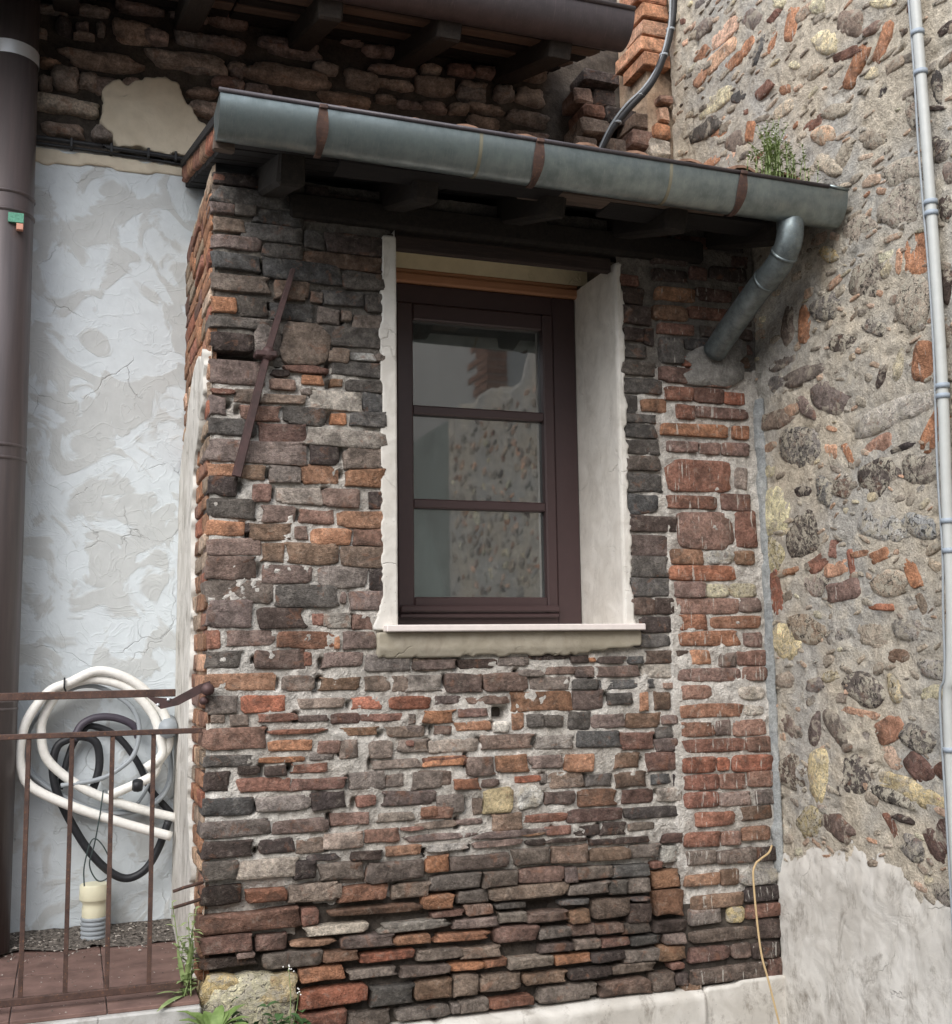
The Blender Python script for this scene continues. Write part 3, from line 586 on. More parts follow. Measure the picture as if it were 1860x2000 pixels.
# left flank of the outbuilding: brick courses seen at a glancing angle, then skim plaster
flank = sheet('side_wall', LEFTSIDE, 4.205, 5.2, .36, 3.42, .02, lambda u, v: -.012+.006*fbm(u, v, 14, 31), M_SIDEJOINT, hut)
sb = MB(); z = .42; sr = random.Random(5)
while z < 3.36:
    h = sr.uniform(.052, .066); y = 4.215 if sr.random() < .5 else 4.09
    while y < (5.15 if z > 2.3 else 4.75):
        L = sr.choice((.12, .13, .25, .26)); code = sr.choice(['o', 'R', 'ob', 'bo', 'rm', 'p', 'to', 'on', 'ro', 'bt']) if z < 2.9 else sr.choice(['R', 'o', 'r', 'ob', 'rd', 'bt'])
        a, b = max(y, 4.212), min(y+L, 5.19)
        if b-a > .03:
            V, F = piece(LEFTSIDE, (a+b)/2, z+h/2, ((b-a)/2, 0), (0, h/2), sq=11, front=sr.uniform(0, .006), rim=.005, back=.03, rough=.02, n=14, r=sr)
            sb.add(V, F, colour(code, sr), sr.random()*50)
        y += L+.012
    z += h+.012
tag(sb.build('side_bricks', M_BRICK, flank, True), kind='stuff')
ed = [(4.19, 2.66), (4.25, 2.53), (4.41, 2.38), (4.55, 2.25), (4.6, 2.1), (4.57, 1.7), (4.6, 1.3), (4.56, 1.0), (4.42, .77), (4.40, .36), (5.21, .36), (5.21, 2.3), (5.03, 2.43), (4.83, 2.56), (4.6, 2.70)]
pin = in_poly(ed)
sheet('side_plaster', LEFTSIDE, 4.19, 5.2, .37, 2.8, .013, lambda u, v: .016+.003*fbm(u, v, 9, 41), M_OLDWHITE, hut,
      mask=lambda u, v: pin(u+.05*fbm(u, v, 16, 44), v+.03*fbm(u, v, 11, 45)), skirt=.03)

# plinth under the brickwork
sheet('plinth', FRONT, .80, 2.42, -.02, .20, .014, lambda u, v: .05+.006*fbm(u, v, 8, 51)-.05*np.clip((v-.175)/.03, 0, 1)**2, M_OLDWHITE, hut,
      mask=lambda u, v: v < .196+.008*fbm(u, v*0, 9, 52), skirt=.08)
sheet('plinth', FRONT, 2.43, 2.81, -.02, .24, .014, lambda u, v: .03+.004*fbm(u, v, 8, 53), M_OLDWHITE, hut, mask=lambda u, v: v < .205+.01*fbm(u, v*0, 12, 54), skirt=.06)
piece_obj('corner_stone', hut, M_STONE, FRONT, .635, .325, (.168, .004), (-.004, .095), 'cY*', rng, sq=5, front=.02, rim=.018, back=.1, rough=.06, dome=.004)

# cement fillet in the corner against the stone house
sheet('corner_fillet', FRONT, 2.75, 2.812, .62, 2.62, .008, lambda u, v: .022+.02*np.clip((u-2.78)/.03, 0, 1)+.004*fbm(u, v, 14, 56), M_JOINT, hut,
      mask=lambda u, v: u > 2.787+.012*fbm(u, v, 9, 57, 3), skirt=.03)

# ---- the pier in the corner
pier = thing('brick_pier', 'reddish brick pier with white drips in the corner against the stone house', 'pier', (2.58, 4.2, 0))
PFR = Plane((0, 4.186, 0), (1, 0, 0), (0, 0, 1), (0, -1, 0))
for u, v, bw, bh, code in [(int(a)/1000, int(b)/1000, int(c)/1000, int(d)/1000, k) for a, b, c, d, k in (e.split() for e in ' '.join(PIER_BRICKS.split()).split(';'))]:
    ang = br.uniform(-.01, .01)
    piece_obj('brick', pier, M_PIER if code[0] not in 'yl' else M_STONE, PFR, u, v, (bw/2*1.01, bw/2*ang), (-bh/2*ang, bh/2*1.02), code, br,
              sq=br.uniform(6, 11) if code[0] not in 'yl' else 3.5, front=br.uniform(.001, .009), rim=min(.006, bh*.14), back=.08, rough=.022, chip=.4)
pk = piece(PFR, 2.6, 2.76, (.16, .02), (-.02, .10), sq=2.3, front=.006, rim=.008, back=.06, rough=.14, dome=.010, r=br)
mesh_obj('cement_blob', *pk, M_BLOB, pier, True)

# ---- window
YF = 4.612
fr = MB(); X0, X1, Z0, Z1 = 1.172, 2.132, 1.652, 3.132
fr.box((X0, YF, Z0), (X0+.118, YF+.07, Z1), .004); fr.box((X1-.112, YF, Z0), (X1, YF+.07, Z1), .004)
fr.box((X0+.1181, YF, Z1-.085), (X1-.1121, YF+.07, Z1), .004); fr.box((X0+.1181, YF, Z0), (X1-.1121, YF+.07, Z0+.05), .004)
window = fr.build('window', M_FRAME, hut)
sa = MB(); a, b, c, d = X0+.116, X1-.115, Z0+.055, Z1-.088
sa.box((a, YF-.012, c), (a+.073, YF+.05, d), .006); sa.box((b-.05, YF-.012, c), (b, YF+.05, d), .006)
sa.box((a+.0731, YF-.010, d-.072), (b-.0501, YF+.05, d), .006); sa.box((a+.0731, YF-.010, c), (b-.0501, YF+.05, c+.068), .006)
sash = sa.build('sash', M_FRAME, window)
ga, gb = a+.073, b-.05; gc, gd = c+.068, d-.072
for zt in (2.172, 2.577): MB().box((ga-.002, YF-.006, zt-.02), (gb+.002, YF+.04, zt+.02), .006).build('muntin', M_FRAME, window)
MB().box((a+.005, YF-.04, c+.004), (b-.005, YF-.0125, c+.032), .006).build('drip_rail', M_FRAME, window)
MB().box((a+.005, YF-.028, c-.02), (b-.005, YF-.0125, c-.002), .004).build('drip_rail', M_FRAME, window)
zs = [gc, 2.172, 2.577, gd]
for k in range(3):
    lo, hi = zs[k]+(.02 if k else 0), zs[k+1]-(.02 if k < 2 else 0)
    MB().box((ga-.004, YF+.024, lo-.004), (gb+.004, YF+.028, hi+.004)).build('pane', M_GLASS, window)
    sp = MB(); sp.box((ga-.003, YF+.0285, lo), (ga+.006, YF+.036, hi)); sp.box((gb-.006, YF+.0285, lo), (gb+.003, YF+.036, hi)); sp.box((ga+.0061, YF+.0285, hi-.006), (gb-.0061, YF+.036, hi+.003))
    sp.build('spacer_bar', M_SPACER, window)
MB().box((X0-.002, YF-.02, Z1+.002), (X1+.02, YF+.03, Z1+.045), .008).build('pine_trim', M_TRIM, window)
MB().box((X0-.002, YF-.005, Z1+.0455), (X1+.02, YF+.03, Z1+.068), .006).build('pine_trim', M_TRIM, window)
# opening: head, reveals, sill
RV = Plane((2.136, 0, 0), (0, 1, 0), (0, 0, 1), (-1, 0, 0))
sheet('reveal', RV, 4.19, 4.70, 1.63, 3.17, .016, lambda u, v: .003*fbm(u, v, 8, 61)-.02*np.clip((4.215-u)/.03, 0, 1)**2, M_REVEAL, hut)
LV = Plane((1.165, 0, 0), (0, 1, 0), (0, 0, 1), (1, 0, 0))
sheet('reveal', LV, 4.19, 4.70, 1.63, 3.2, .016, lambda u, v: .002*fbm(u, v, 8, 63), M_REVEAL, hut)
slab('window_head', (1.16, 4.24, Z1+.145), (2.2, 4.70, Z1+.2), M_HEAD, hut)
slab('head_fascia', (1.16, 4.612, Z1+.0685), (2.2, 4.69, Z1+.1449), M_HEAD, hut)
slab('lintel', (1.14, 4.205, 3.128), (2.12, 4.238, 3.19), M_LINTEL, hut, .006)
def eL(u, v): return 1.112+.016*fbm(u*0, v, 14, 64, 4)-.04*np.clip((1.75-v)/.12, 0, 1)
sheet('reveal_edge', FRONT, 1.03, 1.172, 1.63, 3.175, .008, lambda u, v: .010+.003*fbm(u, v, 20, 65), M_REVEAL, hut, mask=lambda u, v: u > eL(u, v)+.004*fbm(u, v, 80, 66, 1), skirt=.03)
def eR(u, v): return 2.162+.02*fbm(u*0, v, 15, 67, 4)+.012*np.clip((2.1-v)/.4, 0, 1)
sheet('reveal_edge', FRONT, 2.132, 2.24, 1.63, 3.165, .008, lambda u, v: .010+.003*fbm(u, v, 20, 68), M_REVEAL, hut, mask=lambda u, v: (u < eR(u, v)+.004*fbm(u, v, 80, 69, 1)), skirt=.03)
slab('window_sill', (1.115, 4.135, 1.622), (2.195, 4.62, 1.648), M_MARBLE, hut, .004)
sheet('sill_render', FRONT, 1.09, 2.19, 1.48, 1.6215, .009, lambda u, v: .03-.022*np.clip((1.56-v)/.06, 0, 1)+.002*fbm(u, v, 12, 71), M_SILLR, hut,
      mask=lambda u, v: v > 1.528+.012*fbm(u, v*0, 13, 72, 4)+.03*np.clip((u-1.9)/.2, 0, 1), skirt=.03)
# room behind the glass
rm = MB()
rm.box((1.0, 5.16, 1.2), (2.3, 5.18, 3.3)); rm.box((.9, 4.7, 1.2), (.92, 5.18, 3.3)); rm.box((2.5, 4.7, 1.2), (2.52, 5.18, 3.3)); rm.box((.9, 4.7, 1.18), (2.52, 5.18, 1.2)); rm.box((.9, 4.7, 3.3), (2.52, 5.18, 3.32))
rm.box((.9, 4.69, 1.2), (1.16, 4.7, 3.3)); rm.box((2.14, 4.69, 1.2), (2.52, 4.7, 3.3)); rm.box((1.16, 4.69, 1.2), (2.14, 4.7, 1.64)); rm.box((1.16, 4.70, 3.14), (2.14, 4.71, 3.3))
rm.build('room_lining', M_DARKROOM, hut)
core = MB(); core.box((.50, 4.27, -.02), (1.12, 4.68, 3.3)); core.box((2.2, 4.27, -.02), (2.80, 4.68, 3.3)); core.box((1.12, 4.27, -.02), (2.2, 4.68, 1.6)); core.box((.50, 4.68, -.02), (.56, 5.19, 3.35))
core.build('wall_core', M_MORTAR_DARK, hut)

# ---- roof of the outbuilding
SL = .30; roofz = lambda y: 3.235+(y-3.62)*SL
rang = math.atan(SL)
roof = MB().box((.42, 3.60, 3.30), (2.80, 5.20, 3.33), rot=Matrix.Rotation(rang, 3, 'X'), about=(1.6, 3.62, 3.30)).build('roof', M_OLDWOOD, hut)
for k in range(11):       # boards over the rafters
    y = 3.63+k*.145; zz = roofz(y)
    for xa, xb in ((.45, 1.32+.1*math.sin(k*3)), (1.33+.1*math.sin(k*3), 2.79)):
        MB().box((xa, y, zz), (xb-.004, y+.138, zz+.024), .003, .0015, Matrix.Rotation(rang+rng.uniform(-.01, .01), 3, 'X')).build('board', M_OLDWOOD, roof)
for x in (.68, 1.16, 1.66, 2.16, 2.62):
    ln = 3.70+rng.uniform(-.02, .04)
    MB().box((x-.048, ln, roofz(ln)-.125), (x+.048, 5.19, roofz(ln)-.002), .012, .004, Matrix.Rotation(rang, 3, 'X'), (x, ln, roofz(ln))).build('rafter', M_RAFTER, roof)
MB().box((.75, 4.17, 3.205), (2.55, 4.30, 3.30), .01, .004).build('wall_plate', M_RAFTER, roof)
for k, (x, y0, y1, dz) in enumerate(((1.25, 3.66, 3.78, -.03), (1.95, 3.7, 3.8, -.035), (2.3, 3.72, 3.86, -.05))):
    MB().box((x-.42, y0, roofz(y0)+dz), (x+.42, y1, roofz(y0)+dz+.014), .003, .004, Matrix.Rotation(.01*(k-1), 3, 'Y')).build('batten', M_SLAT if k == 1 else M_OLDWOOD, roof)
def cover_tile(x, y, s=1):
    v = []; f = []; n = 8; L = .42
    for i, (yy, r, zz) in enumerate(((y, .085, roofz(y)+.035), (y+L, .068, roofz(y+L)+.035))):
        for rr in (r, r-.014):
            for j in range(n+1):
                a = math.pi*j/n; v.append((x+rr*math.cos(a), yy, zz+.058+rr*.72*math.sin(a)))
    m = n+1
    for j in range(n):
        f += [(j, j+1, 2*m+j+1, 2*m+j), (m+j+1, m+j, 3*m+j, 3*m+j+1), (j+1, j, m+j, m+j+1), (2*m+j, 2*m+j+1, 3*m+j+1, 3*m+j)]
    return v, f
tr = random.Random(3)
for k, x in enumerate((.60, .83, 1.08, 1.27, 1.50, 1.72, 1.94, 2.16, 2.39, 2.6)):
    for j in range(4):
        v, f = cover_tile(x+tr.uniform(-.012, .012), 3.60+j*.38+tr.uniform(-.01, .015))
        mesh_obj('roof_tile', v, f, M_TERRA, roof, False)
# verge bricks on the left roof edge
for k in range(6):
    y = 3.68+k*.25
    piece_obj('verge_brick', roof, M_BRICK, LEFTSIDE, y+.12, roofz(y+.12)+.05, (.122, .036), (-.012, .05), ['o', 'R', 'bo', 'r', 'ob', 'r'][k], rng, sq=7, front=.03, rim=.01, back=.12, rough=.03)
MB().box((.40, 3.63, 3.185), (.47, 3.66, 3.25), .004, .004).build('verge_end', M_SLAT, roof)

# ---- zinc gutter, straps, spout pipe
GY, GZ, GR = 3.585, 3.322, .155
def half_gutter(xa, xb, y, z, r, zr=1.0, th=.004, n=18, drop=0.0):
    v = []; f = []
    for x in (xa, xb):
        zz = z - drop*(x-xa)/(xb-xa)
        for rr in (r, r-th):
            for j in range(n+1):
                a = math.pi+math.pi*j/n; v.append((x, y+rr*math.cos(a), zz+rr*zr*math.sin(a)))
    m = n+1
    for j in range(n):
        f += [(j, j+1, 2*m+j+1, 2*m+j)[::-1], (m+j, m+j+1, 3*m+j+1, 3*m+j)]
    f += [(0, m, 3*m, 2*m), (n, m+n, 3*m+n, 2*m+n)[::-1]]
    f += [tuple(range(m)), tuple(range(2*m, 3*m))[::-1]]
    return v, f
v, f = half_gutter(.405, 2.79, GY, GZ, .085, 1.46, drop=.028)
gutter = smooth_all(mesh_obj('gutter', v, f, M_ZINC, hut), 40)
for x in (1.285, 2.02):
    v, f = half_gutter(x-.006, x+.006, GY, GZ-.028*(x-.405)/2.385, .0868, 1.455); smooth_all(mesh_obj('solder_seam', v, f, M_SEAM, gutter), 40)
bead = MB().tube([(.40, GY-.087, GZ+.004), (2.70, GY-.087, GZ-.024)], .008, 8)
bead.build('rolled_rim', M_BROWNGUT, gutter, True)
MB().tube([(2.705, GY-.088, GZ-.022), (2.79, GY-.087, GZ-.026)], .006, 8).build('rim_end', M_ZINC, gutter, True)
for x in (.735, 1.50, 2.32):
    m = MB(); zz = GZ-.022*(x-.4)/2.4
    ring = []
    for i in range(17):
        a = math.pi*(.985+.60*i/16); wd = .010+.010*math.exp(-((i-5)/4)**2)
        for sx in (-1, 1):
            for dr in (.0015, .007): ring.append((x+sx*wd, GY+(.085+dr)*math.cos(a), zz+(.085+dr)*1.46*math.sin(a)))
    F = []
    for i in range(16):
        k = i*4
        F += [(k+1, k+3, k+7, k+5), (k, k+1, k+5, k+4), (k+3, k+2, k+6, k+7)]
    F += [(0, 2, 3, 1), (64, 65, 67, 66)]
    mesh_obj('gutter_strap', ring, F, M_RUST, gutter, False)
    MB().box((x-.014, GY-.1, zz-.01), (x+.014, GY+.09, zz+.004), .002).build('strap_bar', M_RUST, gutter)
pp = spline([(2.588, 3.60, 3.205), (2.588, 3.60, 3.14), (2.588, 3.625, 3.085), (2.588, 3.70, 3.03), (2.587, 3.82, 2.985), (2.585, 4.0, 2.90), (2.583, 4.17, 2.81)], 6)
spout = MB().tube(pp, .052, 16).build('downpipe', M_PIPEZ, hut, True)
for i in (14, 22): 
    t = (pp[i+1]-pp[i]).normalized(); MB().tube([pp[i]-t*.006, pp[i]+t*.006], .0555, 16).build('pipe_seam', M_PIPEZ, spout, True)

# ---- wrought iron anchor bar on the wall
an = MB()
for p, q, wa, wb in (((.762, 4.165, 2.99), (.668, 4.160, 2.66), .010, .014), ((.668, 4.160, 2.66), (.560, 4.165, 2.19), .014, .018)):
    p, q = Vector(p), Vector(q); t = (q-p).normalized(); s = t.cross(Vector((0, 1, 0))).normalized(); y = Vector((0, .012, 0))
    vv = [p+s*wa+y, p-s*wa+y, p-s*wa*.7-y, p+s*wa*.7-y, q+s*wb+y, q-s*wb+y, q-s*wb*.7-y, q+s*wb*.7-y]
    an.add(vv, [(0, 1, 2, 3), (7, 6, 5, 4), (0, 4, 5, 1), (1, 5, 6, 2), (2, 6, 7, 3), (3, 7, 4, 0)])
anchor = an.build('anchor_bar', M_IRON, hut)
t = (Vector((.668, 4.16, 2.66))-Vector((.762, 4.165, 2.99))).normalized(); c0 = Vector((.668, 4.158, 2.655))
MB().tube([c0-t*.022, c0-t*.008, c0+t*.012, c0+t*.024], [.018, .024, .024, .019], 10).build('collar', M_IRON, anchor, True)
MB().box((.62, 4.135, 2.64), (.70, 4.20, 2.662), .004).build('anchor_wedge', M_IRON, anchor)
for za, zb in ((.745, .715), (.690, .655)):
    MB().tube([(.475, 4.222, za+.01), (.40, 4.215, (za+zb)/2+.012), (.365, 4.21, za-.012)], .0065, 6).build('iron_spike', M_RUST, hut, True)

# ================================================================== the main house behind
house = thing('old_stone_house', 'old house with skimmed white wall, bare rubble stones and dark eaves', 'house', (-.6, 5.2, 0))
wl = sheet('rear_wall', BACK, -3.2, 2.95, .2, 3.80, .03, lambda u, v: .004+.004*fbm(u, v, 5, 81), M_WHITE, house)
up_ = sheet('upper_wall', BACK, -3.2, 2.95, 3.775, 4.75, .016, lambda u, v: -.022+.018*fbm(u, v, 9, 83, 4), M_MORTAR_DARK, house)
hr = random.Random(12)
for u, v, bw, bh, code in [(int(a)/1000, int(b)/1000, int(c)/1000, int(d)/1000, k) for a, b, c, d, k in (e.split() for e in ' '.join(BACK_STONES.split()).split(';'))]:
    big = bw > .09
    piece_obj('stone', up_, M_DARKSTONE, BACK, u, v, (bw/2*1.04, bw/2*hr.uniform(-.05, .05)), (bh/2*hr.uniform(-.1, .1), bh/2*1.06), code, hr, tone=1.4, sq=hr.uniform(2.8, 4.5), front=hr.uniform(.01, .035), rim=.022, back=.08,
              rough=.07, dome=.012, chip=.5, tilt=.008)
for k in range(46):      # stones out of the picture, to the left
    u = -.42-(k % 12)*.17+hr.uniform(-.03, .03); v = 3.9+(k//12)*.17
    piece_obj('stone', up_, M_DARKSTONE, BACK, u, v, (.085, .01), (0, .06), hr.choice(['n', 'bn', 'm', 'nb']), hr, sq=3.2, front=.02, rim=.02, back=.08, rough=.08, dome=.012)
pin2 = in_poly([(.078, 3.92), (.07, 4.082), (.129, 4.145), (.185, 4.115), (.263, 4.182), (.412, 4.176), (.441, 4.1), (.496, 4.021), (.56, 3.971), (.56, 3.82), (.15, 3.84)])
sheet('cream_plaster_patch', BACK, .0, .62, 3.8, 4.24, .009, lambda u, v: .036+.006*fbm(u, v, 9, 85), M_CREAMPATCH, house, mask=lambda u, v: pin2(u+.02*fbm(u, v, 22, 86), v+.02*fbm(u, v, 20, 87)), skirt=.07)
sheet('plaster_lip', BACK, -3.2, .47, 3.70, 3.80, .012, lambda u, v: .012+.006*fbm(u, v, 14, 88), M_CREAMPATCH, house, mask=lambda u, v: (v < 3.785+.012*fbm(u, v*0, 8, 89)) & (v > 3.735+.05*fbm(u, v*0, 4, 90)), skirt=.02)
house_core = slab('wall_core', (-3.3, 5.26, -.02), (2.95, 5.9, 4.7), M_MORTAR_DARK, house)
slab('low_wall', (-3.2, 5.19, -.02), (.45, 5.25, .3), M_HOUSE, house)
EZ = lambda y: 4.36+(y-4.6)*.33; ea = math.atan(.33)
hroof = MB().box((-3.4, 4.40, EZ(4.40)+.06), (2.30, 6.2, EZ(4.40)+.14), rot=Matrix.Rotation(ea, 3, 'X'), about=(0, 4.40, EZ(4.40))).build('roof', M_OLDWOOD, house)
for k in range(6):
    y = 4.42+k*.15
    for xa, xb in ((-3.3, -1.2), (-1.19, .62), (.63, 2.28)):
        MB().box((xa, y, EZ(y)), (xb, y+.115, EZ(y)+.02), .003, .002, Matrix.Rotation(ea+rng.uniform(-.03, .03), 3, 'X')).build('board', M_SLAT if k in (1, 3) else M_OLDWOOD, hroof)
for k in range(10):
    x = 2.03-k*.53
    MB().box((x-.055, 4.44, EZ(4.44)-.11), (x+.055, 5.6, EZ(4.44)-.003), .01, .004, Matrix.Rotation(ea, 3, 'X'), (x, 4.44, EZ(4.44))).build('rafter', M_RAFTER, hroof)
v, f = half_gutter(-3.3, 2.325, 4.42, 4.405, .115, 1.15)
hg = smooth_all(mesh_obj('gutter', v, f, M_BROWNGUT, house), 40)
MB().tube([(-3.3, 4.305, 4.408), (2.325, 4.305, 4.408)], .012, 8).build('rolled_rim', M_BROWNGUT, hg, True)
# tall brown flue pipe
flue = MB().tube([(-.305, 5.04, .40), (-.305, 5.04, 2.2), (-.313, 5.04, 4.9)], .118, 28).build('flue_pipe', M_BROWNPIPE, house, True)
for zc in (3.475, 3.395, 2.405, 2.352, 1.37, 1.34): MB().tube([(-.31, 5.04, zc-.009), (-.31, 5.04, zc-.004), (-.31, 5.04, zc+.004), (-.31, 5.04, zc+.009)], [.119, .125, .125, .119], 28, False).build('pipe_ring', M_BROWNPIPE, flue, True)
MB().tube([(-.31, 5.04, 4.075), (-.31, 5.04, 4.135)], .1205, 28, False).build('steel_band', M_STEEL, flue, True)
MB().box((-.285, 4.915, 3.335), (-.225, 4.938, 3.375), .0).build('sticker', plain('green_sticker', S(92, 150, 126), .6, .3, 0, .3, 0, 120), flue)
MB().box((-.252, 4.912, 3.305), (-.226, 4.938, 3.330), .0).build('sticker', plain('pink_sticker', S(196, 140, 118), .6, .2), flue)

# ================================================================== stone house on the right
stone = thing('rubble_stone_house', 'tall rubble stone house with cobbles and brick bits in sandy mortar', 'house', (3.1, 3.8, 0))
def rdepth(u, v): return .009*fbm(u, v, 9, 101, 4)+.010*fbm(u, v, 2.2, 105, 2)+.003*fbm(u, v, 40, 107, 2)-.035*np.clip(vnoise(u, v*1.6, 17, 109)-.84, 0, 1)/.16*.6
rw = sheet('stone_wall', RIGHT, 2.62, 4.85, -.02, 5.6, .012, rdepth, M_MORTAR_R, stone)
slab('wall_core', (2.83, 2.64, -.02), (3.5, 4.84, 5.6), M_MORTAR_R, stone)
slab('wall_core', (2.96, 4.84, -.02), (3.5, 6.2, 5.6), M_MORTAR_DARK, stone)
qr = random.Random(9)
occ = []
def wall_stone(cu, cv, e1, e2, code):
    brk = code[0] in 'oRrp' and '*' not in code
    d0 = float(rdepth(np.array([cu]), np.array([cv]))[0])
    occ.append((cu, cv, max(math.hypot(*e1), math.hypot(*e2))))
    piece_obj('brick_bit' if brk else 'stone', rw, M_STONE if not brk else M_PIER, RIGHT, cu, cv, e1, e2, code, qr, sq=4.2 if brk else qr.uniform(2.2, 2.9), front=d0+qr.uniform(.001, .006), rim=.006 if brk else .010, back=.05,
              spike=.35, rough=.06 if brk else .07, dome=.001 if brk else qr.uniform(.002, .007), chip=.4, tilt=.004)
for e in ' '.join(SIDE_STONES.split()).split(';'):
    a = e.split(); cu, cv, x1, y1, x2, y2 = (int(t)/1000 for t in a[:6]); wall_stone(cu, cv, (x1*1.16, y1*1.16), (x2*1.16, y2*1.16), a[6])
n_add = 0
for _ in range(4000):     # smaller stones between, and the wall beyond the picture
    cu, cv = qr.uniform(2.66, 4.8), qr.uniform(.75, 5.4); 
    inview = cu > 3.05 and cv < 4.9
    rad = qr.uniform(.014, .040) if inview else qr.uniform(.03, .07)
    if any((cu-a)**2+(cv-b)**2 < (c+rad+(.012 if inview else .02))**2 for a, b, c in occ): continue
    an_ = qr.uniform(-.4, .4); k = qr.uniform(.3, .7); c_, s_ = math.cos(an_), math.sin(an_)
    wall_stone(cu, cv, (rad*c_, rad*s_), (-rad*k*s_, rad*k*c_), qr.choice(['t', 'n', 'tn', 'g', 'nt', 'o', 'c', 'p', 'p', 'r', 'dl*', 'l', 't']))
    n_add += 1
    if n_add > 156: break
fr_ = MB(); n_f = 0
for _ in range(16000):     # the many smaller bits pressed into the joints
    cu = qr.uniform(2.64, 4.82); cv = qr.uniform(.6, 3.95+(cu-3.05)*.56); hi = cv > 2.9+.6*qr.random() or (cu > 3.95 and cv > 2); rad = qr.uniform(.03, .062) if hi and n_f < 420 else qr.uniform(.011, .036)
    if any((cu-a_)**2+(cv-b_)**2 < (.62*c_+.42*rad)**2 for a_, b_, c_ in occ): continue
    occ.append((cu, cv, rad)); an_ = qr.uniform(-.25, .25) if hi else qr.uniform(-.6, .6); k = qr.uniform(.22, .5) if hi else qr.uniform(.25, .7); c_, s_ = math.cos(an_), math.sin(an_)
    d0 = float(rdepth(np.array([cu]), np.array([cv]))[0])
    V, F = piece(RIGHT, cu, cv, (rad*c_, rad*s_), (-rad*k*s_, rad*k*c_), sq=qr.uniform(2.3, 4.5), front=d0+qr.uniform(.001, .006), rim=.005, back=.03, rough=.07, n=12, dome=.002, chip=.5, spike=.5, r=qr)
    cc = colour(qr.choice(['t', 'n', 'pt', 'nt', 'gn', 'ot', 'c', 'p', 'l', 'tn', 'dt', 'lt*', 'op', 't']), qr); kk = qr.uniform(.25, .6); mm = S(176, 166, 150)
    fr_.add(V, F, tuple(cc[q]*(1-kk)+mm[q]*kk for q in range(3))+(cc[3],), qr.random()*50); n_f += 1
    if n_f > 1150: break
tag(fr_.build('stone_fragments', M_STONE, stone, True), kind='stuff')
# limewashed foot of the wall
pin3 = in_poly([(4.19, -.1), (4.19, .70), (4.05, .735), (3.92, .73), (3.78, .745), (3.6, .755), (3.47, .74), (3.36, .68), (3.2, .63), (3.0, .55), (2.6, .45), (2.55, -.1)])
def foot(u, v):
    top = np.interp(u, [2.55, 3.0, 3.2, 3.36, 3.47, 3.6, 4.19], [.48, .58, .67, .72, .79, .80, .76])+.05*fbm(u, v, 9, 112)
    return .016+.004*fbm(u, v, 6, 111)+.002*fbm(u, v, 40, 114, 2)+.007*fbm(u, v, 20, 115, 3)*np.clip((v-top+.22)/.15, 0, 1)-.032*np.clip((v-top+.16)/.22, 0, 1)**1.5
sheet('limewash_foot', RIGHT, 2.62, 4.19, -.02, .9, .009, foot, M_OLDWHITE, stone, mask=lambda u, v: v < .88)
# toothed brick end of that house above the lean-to roof
TE = Plane((0, 4.85, 0), (1, 0, 0), (0, 0, 1), (0, -1, 0))
def tooth(xa, xb, z0, z1, y0, y1, code, mat=M_BRICK):
    m = MB().box((xa, y0, z0), (xb, y1, z1), .006, .003)
    col = colour(code, qr); m.t = [col]*len(m.v); m.s = [qr.random()*50]*len(m.v)
    return m.build('tooth_brick', mat, stone)
zz = 4.475
for k, (xa, y0, y1, code) in enumerate(((2.66, 4.84, 5.08, 'o'), (2.645, 4.85, 5.14, 'op'), (2.66, 4.85, 5.03, 'op'), (2.66, 4.84, 5.06, 'o'), (2.63, 4.85, 5.0, 'oR'), (2.66, 4.85, 5.1, 'o'), (2.65, 4.84, 5.1, 'R'), (2.66, 4.85, 5.1, 'o'))):
    tooth(xa, 2.81, zz, zz+.074, y0, y1, code); zz += .088
back_tooth = MB().box((2.70, 4.9, 3.6), (2.96, 5.2, 5.6)); back_tooth.build('wall_core', M_SIDEJOINT, stone)
for xa, xb, z0, z1, y0, y1, code in ((2.39, 2.51, 4.235, 4.30, 4.98, 5.2, 'rm'), (2.36, 2.52, 4.13, 4.215, 4.96, 5.2, 'n'), (2.33, 2.45, 4.03, 4.11, 4.97, 5.2, 'nb'), (2.52, 2.7, 4.23, 4.31, 5.0, 5.2, 'd'), (2.5, 2.69, 4.03, 4.12, 4.96, 5.2, 'n'),
      (2.62, 2.80, 4.16, 4.25, 4.9, 5.1, 'nb'), (2.60, 2.72, 4.06, 4.145, 4.88, 5.1, 'rn'), (2.69, 2.81, 4.01, 4.10, 4.86, 5.1, 'lt'), (2.72, 2.81, 4.11, 4.19, 4.86, 5.1, 'o'), (2.75, 2.81, 4.2, 4.28, 4.86, 5.1, 'p'), (2.52, 2.64, 3.94, 4.02, 4.9, 5.1, 'rp'), (2.66, 2.80, 3.92, 4.0, 4.86, 5.1, 'lt'),
      (2.35, 2.46, 4.32, 4.40, 5.02, 5.2, 'm'), (2.47, 2.60, 4.33, 4.42, 5.04, 5.2, 'd'), (2.40, 2.6, 4.43, 4.5, 5.0, 5.2, 'd'), (2.74, 2.82, 4.29, 4.33, 4.83, 5.0, 'rp'), (2.28, 2.36, 3.94, 4.02, 5.0, 5.2, 'b')):
    c_ = colour(code, qr); m = MB().box((xa, y0, z0), (xb, y1, z1), .012, .006, Matrix.Rotation(qr.uniform(-.06, .06), 3, 'Y')); m.t = [c_]*len(m.v); m.s = [qr.random()*50]*len(m.v); m.build('tooth_brick', M_BRICK, stone)

